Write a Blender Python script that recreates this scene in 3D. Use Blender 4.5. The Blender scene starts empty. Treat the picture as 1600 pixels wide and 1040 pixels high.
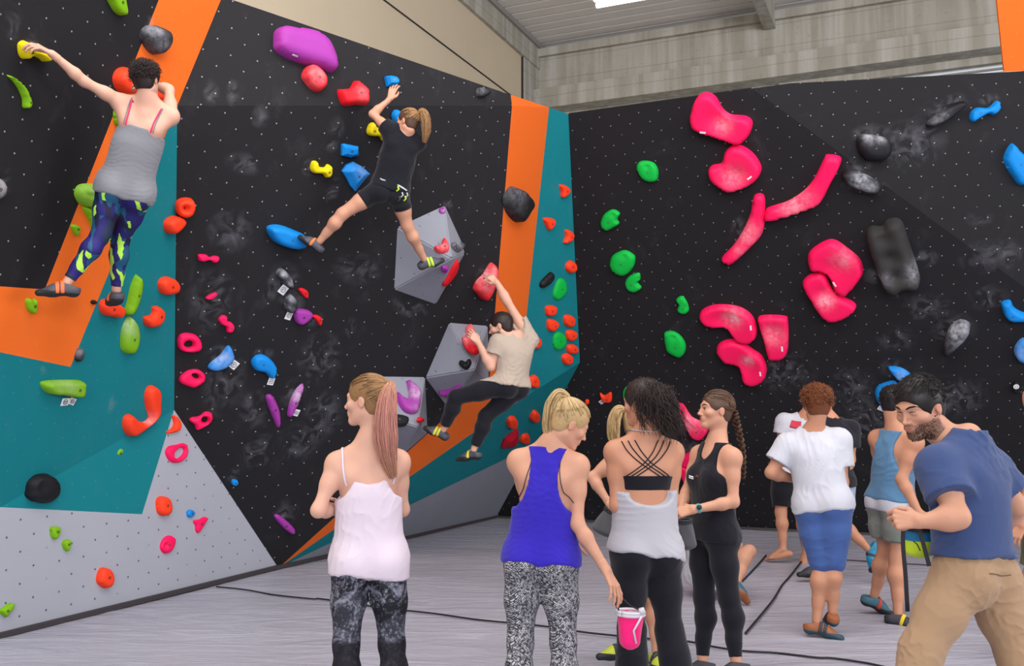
import bpy, bmesh, math, random
import numpy as np
from mathutils import Vector, Matrix
from mathutils.geometry import delaunay_2d_cdt
SC = bpy.context.scene
COL = SC.collection

# ------------------------------------------------------------------ camera
FPX, PITCH, CAMH = 1480.0, math.radians(4.67), 1.6
cam_d = bpy.data.cameras.new('camera'); cam = bpy.data.objects.new('camera', cam_d); COL.objects.link(cam)
cam.location = (0, 0, CAMH); cam.rotation_euler = (math.radians(90) + PITCH, 0, 0)
cam_d.sensor_width = 36.0; cam_d.lens = FPX / 1600.0 * 36.0; cam_d.clip_end = 200
SC.camera = cam

# ------------------------------------------------------------------ light
SC.view_settings.view_transform = 'Standard'; SC.view_settings.look = 'None'
SC.view_settings.gamma = 1.0; SC.view_settings.use_curve_mapping = False
SC.view_settings.exposure = 0.0
world = bpy.data.worlds.new('world'); SC.world = world; world.use_nodes = True
bgn = world.node_tree.nodes['Background']
bgn.inputs[0].default_value = (0.86, 0.92, 1.0, 1); bgn.inputs[1].default_value = 0.5

def area(name, loc, target, size, size_y, power, color=(1, 1, 1)):
    l = bpy.data.lights.new(name, 'AREA'); l.shape = 'RECTANGLE'; l.size = size; l.size_y = size_y
    l.energy = power; l.color = color
    o = bpy.data.objects.new(name, l); COL.objects.link(o); o.location = loc
    o.rotation_euler = (Vector(target) - Vector(loc)).to_track_quat('-Z', 'Y').to_euler()
    return o
# roof skylights of the hall (above and behind the view) and the open gate behind the visitors
area('skylight_rear', (-1.0, 1.5, 6.9), (-1.0, 6.5, 0), 10, 3.0, 260, (1.0, 0.97, 0.93))
area('skylight_front', (1.0, 5.2, 6.9), (0.6, 9.0, 0), 10, 2.0, 360, (1.0, 0.97, 0.94))
area('gate_daylight', (1.5, -7.0, 3.2), (0, 8, 2.0), 9, 4.5, 60, (0.86, 0.91, 1.0))

area('ceiling_fill_light', (2.5, -15, 6.4), (2.0, 14, 6.4), 16, 2.4, 2200, (0.95, 0.96, 1.0))  # added fill from high behind the camera, brightens roof and upper walls
area('side_fill_light', (11.5, 2.5, 3.6), (-1.5, 9.0, 2.8), 7, 3.4, 480, (1.0, 0.97, 0.94))  # added fill from the right, brightens the orange corner strip

# ------------------------------------------------------------------ pixel -> space helpers (used to find where each thing stands)
SP, CP = math.sin(PITCH), math.cos(PITCH)
def P(x, y, d):
    X = (x - 800) / FPX * d; Y = -(y - 520) / FPX * d
    return Vector((X, d * CP - Y * SP, CAMH + d * SP + Y * CP))
def gdepth(x, y, z=0.0):
    Y = -(y - 520) / FPX
    return (z - CAMH) / (SP + Y * CP)
def G(x, y, z=0.0): return P(x, y, gdepth(x, y, z))
def pix(v):
    v = Vector(v) - Vector((0, 0, CAMH)); d = v.y * CP + v.z * SP; Y = -v.y * SP + v.z * CP
    return (800 + v.x / d * FPX, 520 - Y / d * FPX, d)
class Plane:
    def __init__(s, *v):
        A = np.array([[x, y, 1.0] for x, y, d in v]); b = np.array([1 / d for x, y, d in v])
        s.c = np.linalg.solve(A, b)
        a, b2, c = s.at(100, 100), s.at(400, 100), s.at(100, 400)
        n = (b2 - a).cross(c - a).normalized()
        if n.y > 0: n = -n
        s.n = n                                   # towards the visitors
        s.u = Vector((0, 0, 1)).cross(n).normalized()
        if s.u.x < 0 and abs(n.z) < .99: s.u = -s.u
        s.v = n.cross(s.u).normalized()
        if s.v.z < 0: s.v = -s.v
        s.o = a
    def d(s, x, y): return float(1 / (s.c @ np.array([x, y, 1.0])))
    def at(s, x, y, off=0.0):
        q = P(x, y, float(1 / (s.c @ np.array([x, y, 1.0]))))
        return q + s.n * off if off else q
    def uv(s, p): q = p - s.o; return (q.dot(s.u), q.dot(s.v))
    def xyz(s, u, v, h=0.0): return s.o + s.u * u + s.v * v + s.n * h

# ------------------------------------------------------------------ materials
def srgb(r, g, b):
    f = lambda c: c / 12.92 if c <= .04045 else ((c + .055) / 1.055) ** 2.4
    return (f(r / 255), f(g / 255), f(b / 255), 1)
MATS = {}
class N:
    def __init__(s, name):
        s.m = bpy.data.materials.new(name); s.m.use_nodes = True; s.t = s.m.node_tree
        s.b = s.t.nodes['Principled BSDF']
    def n(s, typ, **kw):
        o = s.t.nodes.new(typ)
        for k, v in kw.items():
            if k.startswith('i_'):
                key = k[2:]; key = int(key) if key.isdigit() else key
                o.inputs[key].default_value = v
            else: setattr(o, k, v)
        return o
    def l(s, a, b): s.t.links.new(a, b)
    def math(s, op, a, b=None, c=None):
        o = s.n('ShaderNodeMath', operation=op)
        for i, x in enumerate((a, b, c)):
            if x is None: continue
            if isinstance(x, (int, float)): o.inputs[i].default_value = x
            else: s.l(x, o.inputs[i])
        return o.outputs[0]
    def mix(s, fac, a, b):
        o = s.n('ShaderNodeMix', data_type='RGBA')
        for i, x in ((0, fac), (6, a), (7, b)):
            if isinstance(x, (int, float)): o.inputs[i].default_value = x
            elif isinstance(x, tuple): o.inputs[i].default_value = x
            else: s.l(x, o.inputs[i])
        return o.outputs[2]
    def noise(s, scale, detail=3, vec=None, rough=.55, dist=0.0):
        o = s.n('ShaderNodeTexNoise'); o.inputs['Scale'].default_value = scale; o.inputs['Detail'].default_value = detail
        o.inputs['Roughness'].default_value = rough; o.inputs['Distortion'].default_value = dist
        if vec is not None: s.l(vec, o.inputs['Vector'])
        return o.outputs[0]
    def ramp(s, x, a, b, lo=0.0, hi=1.0):
        o = s.n('ShaderNodeMapRange'); s.l(x, o.inputs[0]); o.inputs[1].default_value = a; o.inputs[2].default_value = b
        o.inputs[3].default_value = lo; o.inputs[4].default_value = hi; return o.outputs[0]
    def obj(s): return s.n('ShaderNodeTexCoord').outputs['Object']
    def uv(s): return s.n('ShaderNodeTexCoord').outputs['UV']
    def scale(s, vec, sc):
        o = s.n('ShaderNodeMapping'); s.l(vec, o.inputs[0]); o.inputs['Scale'].default_value = sc; return o.outputs[0]
    def bump(s, h, strength=.3, dist=.01):
        o = s.n('ShaderNodeBump'); s.l(h, o.inputs['Height']); o.inputs['Strength'].default_value = strength
        o.inputs['Distance'].default_value = dist; s.l(o.outputs[0], s.b.inputs['Normal'])
    def col(s, c):
        if isinstance(c, tuple): s.b.inputs['Base Color'].default_value = c
        else: s.l(c, s.b.inputs['Base Color'])
    def rough(s, r): s.b.inputs['Roughness'].default_value = r
def simple(name, c, rough=.6, metal=0.0, var=.08, nscale=30.0, bump=0.0, spec=.5, coat=0.0):
    if name in MATS: return MATS[name]
    m = N(name); nz = m.noise(nscale, 3, m.obj())
    dark = tuple(x * (1 - var) for x in c[:3]) + (1,); light = tuple(min(1, x * (1 + var)) for x in c[:3]) + (1,)
    m.col(m.mix(nz, dark, light)); m.rough(rough); m.b.inputs['Metallic'].default_value = metal
    m.b.inputs['Specular IOR Level'].default_value = spec
    m.b.inputs['Coat Weight'].default_value = coat
    if bump: m.bump(nz, bump, .004)
    MATS[name] = m.m; return m.m

def panel_mat(name, c, dot, dotr=.0085, grain=.06, chalk=0.0, rough=.75, spec=.3):
    """painted plywood with a staggered grid of threaded inserts, laid out in metres on the panel's own UV"""
    m = N(name); uv = m.uv()
    sep = m.n('ShaderNodeSeparateXYZ'); m.l(uv, sep.inputs[0])
    def lattice(off):
        d = []
        for k in (0, 1):
            a = m.math('ADD', sep.outputs[k], off)
            a = m.math('DIVIDE', a, .23)
            a = m.math('SUBTRACT', m.math('FRACT', a), .5)
            d.append(m.math('MULTIPLY', a, .23))
        return m.math('SQRT', m.math('ADD', m.math('MULTIPLY', d[0], d[0]), m.math('MULTIPLY', d[1], d[1])))
    dd = m.math('MINIMUM', lattice(0.0), lattice(.115))
    hole = m.ramp(dd, dotr * .75, dotr * 1.15, 1.0, 0.0)
    n1 = m.noise(3.0, 5, uv); n2 = m.noise(55.0, 2, uv)
    k = 1 - grain
    base = m.mix(n1, tuple(x * k for x in c[:3]) + (1,), tuple(min(1, x * (2 - k)) for x in c[:3]) + (1,))
    if chalk:
        st = m.noise(2.3, 8, m.scale(uv, (1.4, 1.0, 1)), .72, .6)
        f = m.ramp(st, .56, .86, 0.0, chalk)
        base = m.mix(f, base, srgb(150, 150, 160))
    # few inserts are missing their bright ring
    pick = m.ramp(m.noise(5.0, 1, uv), .34, .42, .35, 1.0)
    base = m.mix(m.math('MULTIPLY', hole, pick), base, dot)
    m.col(base); m.rough(rough); m.b.inputs['Specular IOR Level'].default_value = spec
    m.bump(n2, .12, .002)
    MATS[name] = m.m; return m.m
M_BLACK = panel_mat('black_panel_paint', srgb(24, 23, 27), srgb(150, 150, 158), .0064, .12, .07)
M_ORANGE = panel_mat('orange_panel_paint', srgb(238, 108, 30), srgb(205, 130, 80), .006, .03, .06)
M_TEAL = panel_mat('teal_panel_paint', srgb(0, 118, 128), srgb(70, 130, 140), .006, .05, .05)
M_GREY = panel_mat('grey_panel_paint', srgb(164, 166, 177), srgb(76, 76, 88), .0085, .03)
M_VOL = panel_mat('grey_volume_paint', srgb(140, 142, 153), srgb(95, 95, 105), .006, .05)

def finish(o, label=None, cat=None, group=None, kind=None):
    if label: o['label'] = label
    if cat: o['category'] = cat
    if group: o['group'] = group
    if kind: o['kind'] = kind
    return o
def link(name, me, mat=None, parent=None, smooth=False):
    o = bpy.data.objects.new(name, me); COL.objects.link(o)
    if mat is not None:
        for mm in (mat if isinstance(mat, (list, tuple)) else [mat]): me.materials.append(mm)
    if smooth: me.polygons.foreach_set('use_smooth', [True] * len(me.polygons)); me.update()
    if parent is not None: o.parent = parent
    return o
def empty(name, loc=(0, 0, 0)):
    o = bpy.data.objects.new(name, None); COL.objects.link(o); o.location = loc; o.empty_display_size = .1
    return o
def rel(o, parent):
    """parent with the mesh already in world space"""
    o.parent = parent; o.matrix_parent_inverse = Matrix.Translation(-Vector(parent.location)); return o
def mesh(verts, faces, name='m'):
    me = bpy.data.meshes.new(name); me.from_pydata([tuple(v) for v in verts], [], faces); me.update(); return me

def slab(name, plane, poly, mat, parent, thick=.045, holes=None):
    """a flat panel facet lying in a wall plane, with real thickness and metre UVs"""
    pts = [plane.at(*q) if len(q) == 2 else P(*q) for q in poly]
    return slab3(name, plane, pts, mat, parent, thick)
def slab3(name, plane, pts, mat, parent, thick=.045):
    n = len(pts); back = [p - plane.n * thick for p in pts]
    faces = [tuple(range(n)), tuple(range(2 * n - 1, n - 1, -1))] + [(i, n + i, n + (i + 1) % n, (i + 1) % n) for i in range(n)]
    me = mesh(pts + back, faces)
    bm = bmesh.new(); bm.from_mesh(me); bmesh.ops.recalc_face_normals(bm, faces=bm.faces); bm.to_mesh(me); bm.free()
    uvl = me.uv_layers.new(name='uv')
    for lp in me.loops:
        uvl.data[lp.index].uv = plane.uv(me.vertices[lp.vertex_index].co)
    o = link(name, me, mat)
    if parent: rel(o, parent)
    return o
def box(name, c, s, mat, parent=None, rot=0.0):
    bm = bmesh.new(); bmesh.ops.create_cube(bm, size=1)
    bmesh.ops.scale(bm, vec=s, verts=bm.verts); me = bpy.data.meshes.new(name); bm.to_mesh(me); bm.free()
    o = link(name, me, mat); o.location = c; o.rotation_euler = (0, 0, rot)
    if parent: o.parent = parent
    return o
def tube_mesh(paths, radii, sides=6, flat=None):
    """paths: list of point lists, radii: list of radius lists -> verts, faces"""
    V, F = [], []
    for pts, rr in zip(paths, radii):
        k = len(pts); base = len(V); up = None
        for i, p in enumerate(pts):
            t = (Vector(pts[min(i + 1, k - 1)]) - Vector(pts[max(i - 1, 0)]))
            if t.length < 1e-9: t = Vector((0, 0, 1))
            t.normalize()
            if up is None: up = t.orthogonal().normalized()
            up = (up - t * up.dot(t))
            if up.length < 1e-6: up = t.orthogonal()
            up.normalize(); sd = t.cross(up)
            r = rr[i] if isinstance(rr, (list, tuple)) else rr
            for j in range(sides):
                a = 2 * math.pi * j / sides
                V.append(Vector(p) + up * (math.cos(a) * r) + sd * (math.sin(a) * r))
        for i in range(k - 1):
            for j in range(sides):
                a = base + i * sides + j; b = base + i * sides + (j + 1) % sides
                F.append((a, b, b + sides, a + sides))
        F.append(tuple(base + j for j in range(sides))[::-1]); F.append(tuple(base + (k - 1) * sides + j for j in range(sides)))
    return V, F
def tubes(name, paths, radii, mat, parent=None, sides=6, smooth=True):
    V, F = tube_mesh(paths, radii, sides); o = link(name, mesh(V, F), mat, None, smooth)
    if parent is not None: rel(o, parent)
    return o
def catmull(pts, n, closed=False):
    pts = [Vector(p) for p in pts]; k = len(pts); out = []
    segs = k if closed else k - 1
    for i in range(segs):
        if closed: a, b, c, d = pts[(i - 1) % k], pts[i], pts[(i + 1) % k], pts[(i + 2) % k]
        else: a, b, c, d = pts[max(i - 1, 0)], pts[i], pts[i + 1], pts[min(i + 2, k - 1)]
        for j in range(n):
            t = j / n
            out.append(.5 * ((2 * b) + (c - a) * t + (2 * a - 5 * b + 4 * c - d) * t * t + (3 * b - a - 3 * c + d) * t ** 3))
    if not closed: out.append(pts[-1])
    return out
# ------------------------------------------------------------------ wall planes of the bouldering hall
pA = (435, 887, gdepth(435, 887)); pK = (775, 808, gdepth(775, 808)); pG0 = (0, 995, gdepth(0, 995))
pRb = (1600, 846, gdepth(1600, 846))
pB = (272, 640, 8.45); pS = (277, 165, 7.65)
GL = Plane(pG0, pA, pB); pC = (0, 792, GL.d(0, 792)); UL = Plane(pC, pB, pS); BP = Plane(pA, pB, pS)
UB = Plane(pS, (800, 165, BP.d(800, 165)), (345, 0, UL.d(345, 0)))
pQ = (765, 590, BP.d(765, 590)); LP = Plane(pA, pK, pQ)
pM = (808, 628, LP.d(808, 628)); pR = (906, 566, LP.d(906, 566))
pTop = (800, 165, BP.d(800, 165)); pV = (858, 168, Plane(pQ, pM, pTop).d(858, 168))
pVt = (888, 178, Plane(pM, pR, pV).d(888, 178))
RW = Plane(pR, pRb, pK)
LT = LO = LG = LP
OS = Plane(pQ, pM, pTop); TS = Plane(pM, pR, pVt)
OS1 = Plane(pTop, pM, pV); TS1 = Plane(pM, pVt, pV)
OT = Plane(pTop, pV, (798, 148, UB.d(798, 148)))
RW2 = Plane((1175, 138, RW.d(1175, 138)), (1600, 448, RW.d(1600, 448)), (1600, 112, RW.d(1600, 112) + .45))

wall_left = finish(empty('wall_left', G(200, 946)), kind='structure')
slab('grey_panel', GL, [(-220, 1049.6), (435, 887), (272, 640), (222, 803), (-220, 781.1)], M_GREY, wall_left)
slab('black_panel', UL, [(-220, 432), (70, 452), (248, 0), (290, -107), (-220, -107)], M_BLACK, wall_left)
slab('orange_panel', UL, [(-220, 432), (70, 452), (248, 0), (290, -107), (389.6, -107), (345, 0), (110, 573), (-220, 504)], M_ORANGE, wall_left)
slab('teal_panel', UL, [(-220, 504), (110, 573), (277, 165), (272, 640), (0, 792), (-220, 781.1)], M_TEAL, wall_left)
slab('teal_corner_panel', GL, [(0, 792), (272, 640), (222, 803)], M_TEAL, wall_left)
wall_middle = finish(empty('wall_middle', G(435, 887)), kind='structure')
slab('black_panel', BP, [(435, 887), (272, 640), (277, 165), (800, 165), (765, 590)], M_BLACK, wall_middle)
slab('top_black_panel', UB, [(277, 165), (389.6, -107), (364, 0), (798, 148), (800, 165)], M_BLACK, wall_middle)
wall_corner = finish(empty('wall_corner', G(775, 808)), kind='structure')
def tri(name, mat, parent, plane, a, b, c): return slab3(name, plane, [P(*a), P(*b), P(*c)], mat, parent)
slab('orange_panel', OS, [(765, 590), (808, 628), (858, 168), (800, 165)], M_ORANGE, wall_corner)
slab('orange_cap_panel', OT, [(798, 148), (858, 168), (800, 165)], M_ORANGE, wall_corner)
slab('teal_panel', TS, [(808, 628), (906, 566), (888, 178), (858, 168)], M_TEAL, wall_corner)
slab('lower_orange_panel', LO, [(435, 887), (765, 590), (808, 628)], M_ORANGE, wall_corner)
slab('lower_teal_panel', LT, [(435, 887), (808, 628), (906, 566), (839.5, 693)], M_TEAL, wall_corner)
slab('lower_grey_panel', LG, [(435, 887), (839.5, 693), (775, 808)], M_VOL, wall_corner)
wall_right = finish(empty('wall_right', G(1200, 827)), kind='structure')
slab('black_panel', RW, [(775, 808), (2050, 866.8), (2050, 778), (1600, 448), (1175, 138), (888, 178), (906, 566)], M_BLACK, wall_right)
slab('upper_black_panel', RW2, [(1175, 138), (1235, 130), (1600, 111), (2050, 90), (2050, 778), (1600, 448)], M_BLACK, wall_right)
OR = Plane((1569, 112, RW2.d(1569, 112)), (1750, 104, RW2.d(1750, 104)), (1558, 0, RW2.d(1569, 112) - .35))
slab('orange_panel', OR, [(1569, 112), (1750, 104), (1750, -120), (1545.3, -120)], M_ORANGE, wall_right)

# dark shadow-gap strip along the foot of the walls
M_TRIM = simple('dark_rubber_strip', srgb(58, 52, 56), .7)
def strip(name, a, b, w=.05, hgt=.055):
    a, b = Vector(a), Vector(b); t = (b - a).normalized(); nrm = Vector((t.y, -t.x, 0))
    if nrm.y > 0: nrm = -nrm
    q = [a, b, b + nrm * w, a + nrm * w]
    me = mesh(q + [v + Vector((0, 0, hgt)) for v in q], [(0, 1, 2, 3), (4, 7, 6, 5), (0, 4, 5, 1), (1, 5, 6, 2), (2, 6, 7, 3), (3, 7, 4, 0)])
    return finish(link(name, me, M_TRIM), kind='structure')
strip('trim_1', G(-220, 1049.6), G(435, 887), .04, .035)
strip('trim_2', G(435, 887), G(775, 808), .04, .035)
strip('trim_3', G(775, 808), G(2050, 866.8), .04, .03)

# ------------------------------------------------------------------ floor: crash mats under a pale tarpaulin
def rot_(m, v, a, sc):
    o = m.n('ShaderNodeMapping'); m.l(v, o.inputs[0]); o.inputs['Rotation'].default_value = (0, 0, a); o.inputs['Scale'].default_value = sc; return o.outputs[0]
m = N('tarpaulin'); ob = m.obj()
nz = m.noise(1.1, 5, m.scale(ob, (.7, 1.6, 1)), .6, .4)
stz = m.noise(2.2, 4, rot_(m, ob, .35, (.5, 1.9, 1)), .62, 1.6)
fine = m.noise(9, 4, rot_(m, ob, -.5, (.7, 1.6, 1)))
c1 = m.mix(nz, srgb(152, 151, 164), srgb(180, 179, 192))
c1 = m.mix(m.ramp(stz, .52, .72, 0, .4), c1, srgb(200, 199, 210))  # pale streaks painted in as highlights on the tarpaulin wrinkles
c1 = m.mix(m.ramp(m.noise(.7, 6, ob), .5, .8, 0, .28), c1, srgb(135, 130, 140))
m.col(c1); m.rough(.42); m.b.inputs['Specular IOR Level'].default_value = .35
hh = m.math('ADD', m.math('MULTIPLY', stz, 1.0), m.math('MULTIPLY', fine, .25)); m.bump(hh, .85, .035)
def floor_h(x, y):
    h = .006 * math.sin(2.1 * x + .7 * math.sin(1.3 * y)) * math.sin(1.7 * y + .4 * x)
    w = .35 * math.sin(.8 * x + 1.0) + .2 * math.sin(2.3 * x)
    h += .005 * math.exp(-(((y * 2.2 + w) % 1.0 - .5) / .08) ** 2)
    h += .004 * math.exp(-((((x - .5 * y) * 1.1 + .3 * math.sin(y)) % 1.0 - .5) / .07) ** 2) * (.5 + .5 * math.sin(.9 * y + x))
    return h - .011
nx, ny = 200, 240; x0, x1, y0, y1 = -8.0, 12.0, -9.0, 15.2
FV = []
for j in range(ny + 1):
    for i in range(nx + 1):
        X = x0 + (x1 - x0) * i / nx; Y = y0 + (y1 - y0) * j / ny; FV.append((X, Y, floor_h(X, Y)))
FF = [(j * (nx + 1) + i, j * (nx + 1) + i + 1, (j + 1) * (nx + 1) + i + 1, (j + 1) * (nx + 1) + i) for j in range(ny) for i in range(nx)]
fl = finish(link('floor', mesh(FV, FF), m.m, None, True), kind='structure')
M_CORD = simple('black_cord', srgb(22, 20, 26), .6)
def cord(name, pts, label, r=.007):
    q = catmull([G(*p) for p in pts], 8); q = [Vector((v.x, v.y, max(0, floor_h(v.x, v.y)) + r * .6 + .001)) for v in q]
    o = tubes(name, [q], [r], M_CORD); return finish(o, label, 'cord')
cord('seam_cord', [(338, 917), (385, 922), (430, 930), (488, 936), (500, 936), (560, 944), (600, 952), (640, 955), (685, 960), (740, 968), (800, 974), (850, 979), (910, 988), (965, 994), (1020, 999), (1075, 1003), (1120, 1012), (1165, 1018), (1215, 1021), (1275, 1028), (1300, 1029), (1350, 1036), (1395, 1045), (1470, 1056)], 'long black cord lacing the tarpaulin seam across the front of the floor')
cord('seam_cord', [(1252, 878), (1235, 900), (1222, 915), (1210, 935), (1192, 958), (1165, 990)], 'short black cord on the floor running forward from the bare foot', .009)
cord('seam_cord', [(1320, 875), (1370, 878), (1410, 881), (1450, 883), (1520, 890), (1570, 893), (1650, 899)], 'thin black seam cord on the far floor behind the man in khaki trousers', .006)
cord('seam_cord', [(1197, 868), (1185, 882), (1170, 898), (1160, 908)], 'black cord end on the floor beside the person in white shorts', .009)

# ------------------------------------------------------------------ hall shell: rear wall, side wall, concrete beams, trapezoidal roof
yaw = math.atan2(640, 1485)           # hall axis away from the view axis
ax = Vector((math.sin(yaw), math.cos(yaw), 0)); bx_ = Vector((math.cos(yaw), -math.sin(yaw), 0))
HC = P(846, 300, 18.8); HC.z = 0      # rear left corner of the hall (on the ground)
def H(a, b, z): return HC - ax * a + bx_ * b + Vector((0, 0, z))   # a: toward the visitors along the side wall, b: along the rear wall
def hbox(name, a0, a1, b0, b1, z0, z1, mat, parent=None):
    q = [H(a, b, z) for z in (z0, z1) for a, b in ((a0, b0), (a1, b0), (a1, b1), (a0, b1))]
    me = mesh(q, [(0, 1, 2, 3), (4, 7, 6, 5), (0, 4, 5, 1), (1, 5, 6, 2), (2, 6, 7, 3), (3, 7, 4, 0)])
    bm = bmesh.new(); bm.from_mesh(me); bmesh.ops.recalc_face_normals(bm, faces=bm.faces); bm.to_mesh(me); bm.free()
    o = link(name, me, mat)
    if parent is not None: rel(o, parent)
    return o
def zat(x, y, d): return P(x, y, d).z
m = N('cast_concrete'); ob = m.obj(); mp = m.n('ShaderNodeMapping'); m.l(ob, mp.inputs[0]); mp.inputs['Rotation'].default_value = (0, 0, yaw)
base = m.mix(m.noise(1.5, 6, ob), srgb(150, 144, 132), srgb(182, 176, 164))
streak = m.noise(2.4, 5, m.scale(mp.outputs[0], (2.2, 2.2, .12)))
base = m.mix(m.ramp(streak, .42, .66, 0, .75), base, srgb(200, 197, 190))
base = m.mix(m.ramp(m.noise(14, 4, ob), .62, .74, 0, .35), base, srgb(110, 100, 88))
sp = m.n('ShaderNodeSeparateXYZ'); m.l(ob, sp.inputs[0])
ln = m.math('FRACT', m.math('DIVIDE', m.math('ADD', sp.outputs[2], m.math('MULTIPLY', m.noise(.8, 2, ob), .05)), .42))
ln = m.ramp(m.math('ABSOLUTE', m.math('SUBTRACT', ln, .5)), .0, .022, .5, 0.0)
base = m.mix(ln, base, srgb(95, 90, 84)); m.col(base); m.rough(.9); m.bump(m.noise(20, 5, ob), .3, .01); M_CONC = m.m
m = N('beige_wall_sheet'); ob = m.obj(); base = m.mix(m.noise(1.2, 4, ob), srgb(206, 190, 164), srgb(218, 202, 176))
m.col(base); m.rough(.85); m.bump(m.noise(60, 3, ob), .1, .004); M_BEIGE = m.m
m = N('galvanised_roof_sheet'); ob = m.obj(); m.col(m.mix(m.noise(2, 4, ob), srgb(222, 216, 212), srgb(236, 230, 226))); m.rough(.55); M_ROOF = m.m
M_STEEL = simple('painted_steel', srgb(150, 146, 140), .6)
M_DARK = simple('dark_joint', srgb(50, 46, 44), .8)
# side wall (beige cladding sheets) with joints
zc = 7.95
sw = finish(hbox('wall_side', -0.2, 22, -1.0, -.09, 0, 9.2, M_BEIGE), kind='structure')
def sideray(x, y, b):   # where the view ray meets the vertical plane b = const
    o = Vector((0, 0, CAMH)); dr = P(x, y, 1) - o; q0 = H(0, b, 0); t = (q0 - o).dot(bx_) / dr.dot(bx_); return o + dr * t
def rearray(x, y, a):
    o = Vector((0, 0, CAMH)); dr = P(x, y, 1) - o; q0 = H(a, 0, 0); t = (q0 - o).dot(ax) / dr.dot(ax); return o + dr * t
ja, jb = sideray(600, 0, -.085), sideray(785, 139, -.085)
o = tubes('trim_4', [[ja + (ja - jb) * 2, ja, jb, jb + (jb - ja) * .6]], [.014], M_DARK); finish(o, kind='structure')
# corner column and beams; heights read off the photograph
zbt = rearray(846, 80, 0).z; zbb = rearray(846, 152, 0).z; zbo = rearray(846, 168, 0).z
beam = finish(hbox('wall_rear_beam', -.15, 0, -.7, 18, zbb + .05, zbt + .05, M_CONC), kind='structure')
hbox('flange', -.15, .28, -.75, 18, zbb - .32, zbb + .08, M_CONC, beam)
hbox('top_ledge', -.15, .1, -.75, 18, zbt - .14, zbt + .02, M_CONC, beam)
rw = finish(hbox('wall_rear', -.4, -.15, -.7, 4.6, 0, zbb, M_CONC), kind='structure')
zs0, zs1 = sideray(843, 108, -.02).z, sideray(847, 76, -.02).z
cl = finish(hbox('wall_rear_column', -.3, .75, -.72, -.05, 0, zs1, M_CONC), kind='structure')
zs0, zs1 = sideray(843, 108, -.02).z, sideray(847, 76, -.02).z
sb = finish(hbox('wall_side_beam', -.2, 22, -.78, -.02, zs0, zs1, M_CONC), kind='structure')
hbox('top_flange', -.2, 22, -.78, 0.04, zs1 - .07, zs1 + .03, M_STEEL, sb)
finish(hbox('trim_5', .76, .82, -.3, -.07, 3, zs0, M_DARK), kind='structure')
# trapezoidal roof sheet, ribs running along the rear wall
zr = zs1 + .04
RV, RF = [], []; a = -.5; k = 0; prof = [(0, 0), (.22, 0), (.235, .06), (.285, .06), (.31, 0)]
avals = []
while a < 15:
    for da, dz in prof[:-1]: avals.append((a + da, dz))
    a += .31
for a_, dz in avals:
    RV += [H(a_, -.9, zr + dz), H(a_, 19, zr + dz)]
RF = [(2 * i, 2 * i + 1, 2 * i + 3, 2 * i + 2) for i in range(len(avals) - 1)]
me = mesh(RV, RF); o = link('ceiling', me, M_ROOF); finish(o, kind='structure')
sol = o.modifiers.new('thick', 'SOLIDIFY'); sol.thickness = .02; sol.offset = 1
# rafter reaching the rear beam
r0 = rearray(1200, 40, .25)
bb = (r0 - H(0, 0, 0)).dot(bx_)
finish(hbox('ceiling_rafter', .0, 15, bb - .1, bb + .1, zr - .42, zr + .0, M_CONC), kind='structure')
# louvred daylight band under the rear beam on the right
m = N('translucent_sheet'); ob = m.obj(); sp = m.n('ShaderNodeSeparateXYZ'); m.l(ob, sp.inputs[0])
st = m.math('FRACT', m.math('DIVIDE', sp.outputs[2], .11)); m.col(m.mix(m.ramp(st, .1, .25, 0, 1), srgb(110, 110, 112), srgb(205, 208, 212))); m.rough(.5)
m.b.inputs['Emission Color'].default_value = (.85, .93, 1, 1); m.b.inputs['Emission Strength'].default_value = .3
wn = finish(hbox('window_1', -.37, -.27, 4.6, 18, 0, zbb, m.m), kind='structure')
for i in range(26):
    z = zbb - .15 - i * .13
    hbox('window_rail', -.27, -.21, 4.6, 18, z, z + .03, M_STEEL, wn)
hbox('window_head', -.27, -.12, 4.6, 18, zbb - .45, zbb, M_CONC, wn)
for b_ in (4.6, 8.6, 12.6): hbox('window_post', -.27, -.15, b_ - .08, b_ + .08, 0, zbb, M_STEEL, wn)

# fluorescent tube lamp under the roof
lampp = P(932, 9, 10.2); la = lampp; lb = lampp + bx_ * 1.5
lb.z = la.z
t = finish(empty('tube_lamp', (la + lb) / 2), 'white glowing fluorescent tube lamp hanging under the ribbed metal roof', 'lamp')
M_LAMP = N('lamp_tube'); M_LAMP.b.inputs['Emission Color'].default_value = (1, .97, 1, 1); M_LAMP.b.inputs['Emission Strength'].default_value = 9; M_LAMP = M_LAMP.m
tubes('glass_tube', [[la, (la + lb) / 2, lb]], [.026], M_LAMP, t, 10)
u = Vector((0, 0, .05)); q = [la + u - bx_ * .03, lb + u + bx_ * .03]
V = []
for p_ in q: V += [p_ - ax * .03, p_ + ax * .03, p_ + ax * .03 + u, p_ - ax * .03 + u]
rel(link('lamp_housing', mesh(V, [(0, 1, 2, 3), (4, 7, 6, 5), (0, 4, 5, 1), (1, 5, 6, 2), (2, 6, 7, 3), (3, 7, 4, 0)]), simple('lamp_white', srgb(225, 222, 228), .5)), t)
for s in (.2, 1.3):
    tubes('hanger', [[la + bx_ * s + u, Vector((0, 0, 0)) + la + bx_ * s + Vector((0, 0, max(.2, zr - la.z)))]], [.006], M_STEEL, t)

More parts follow.
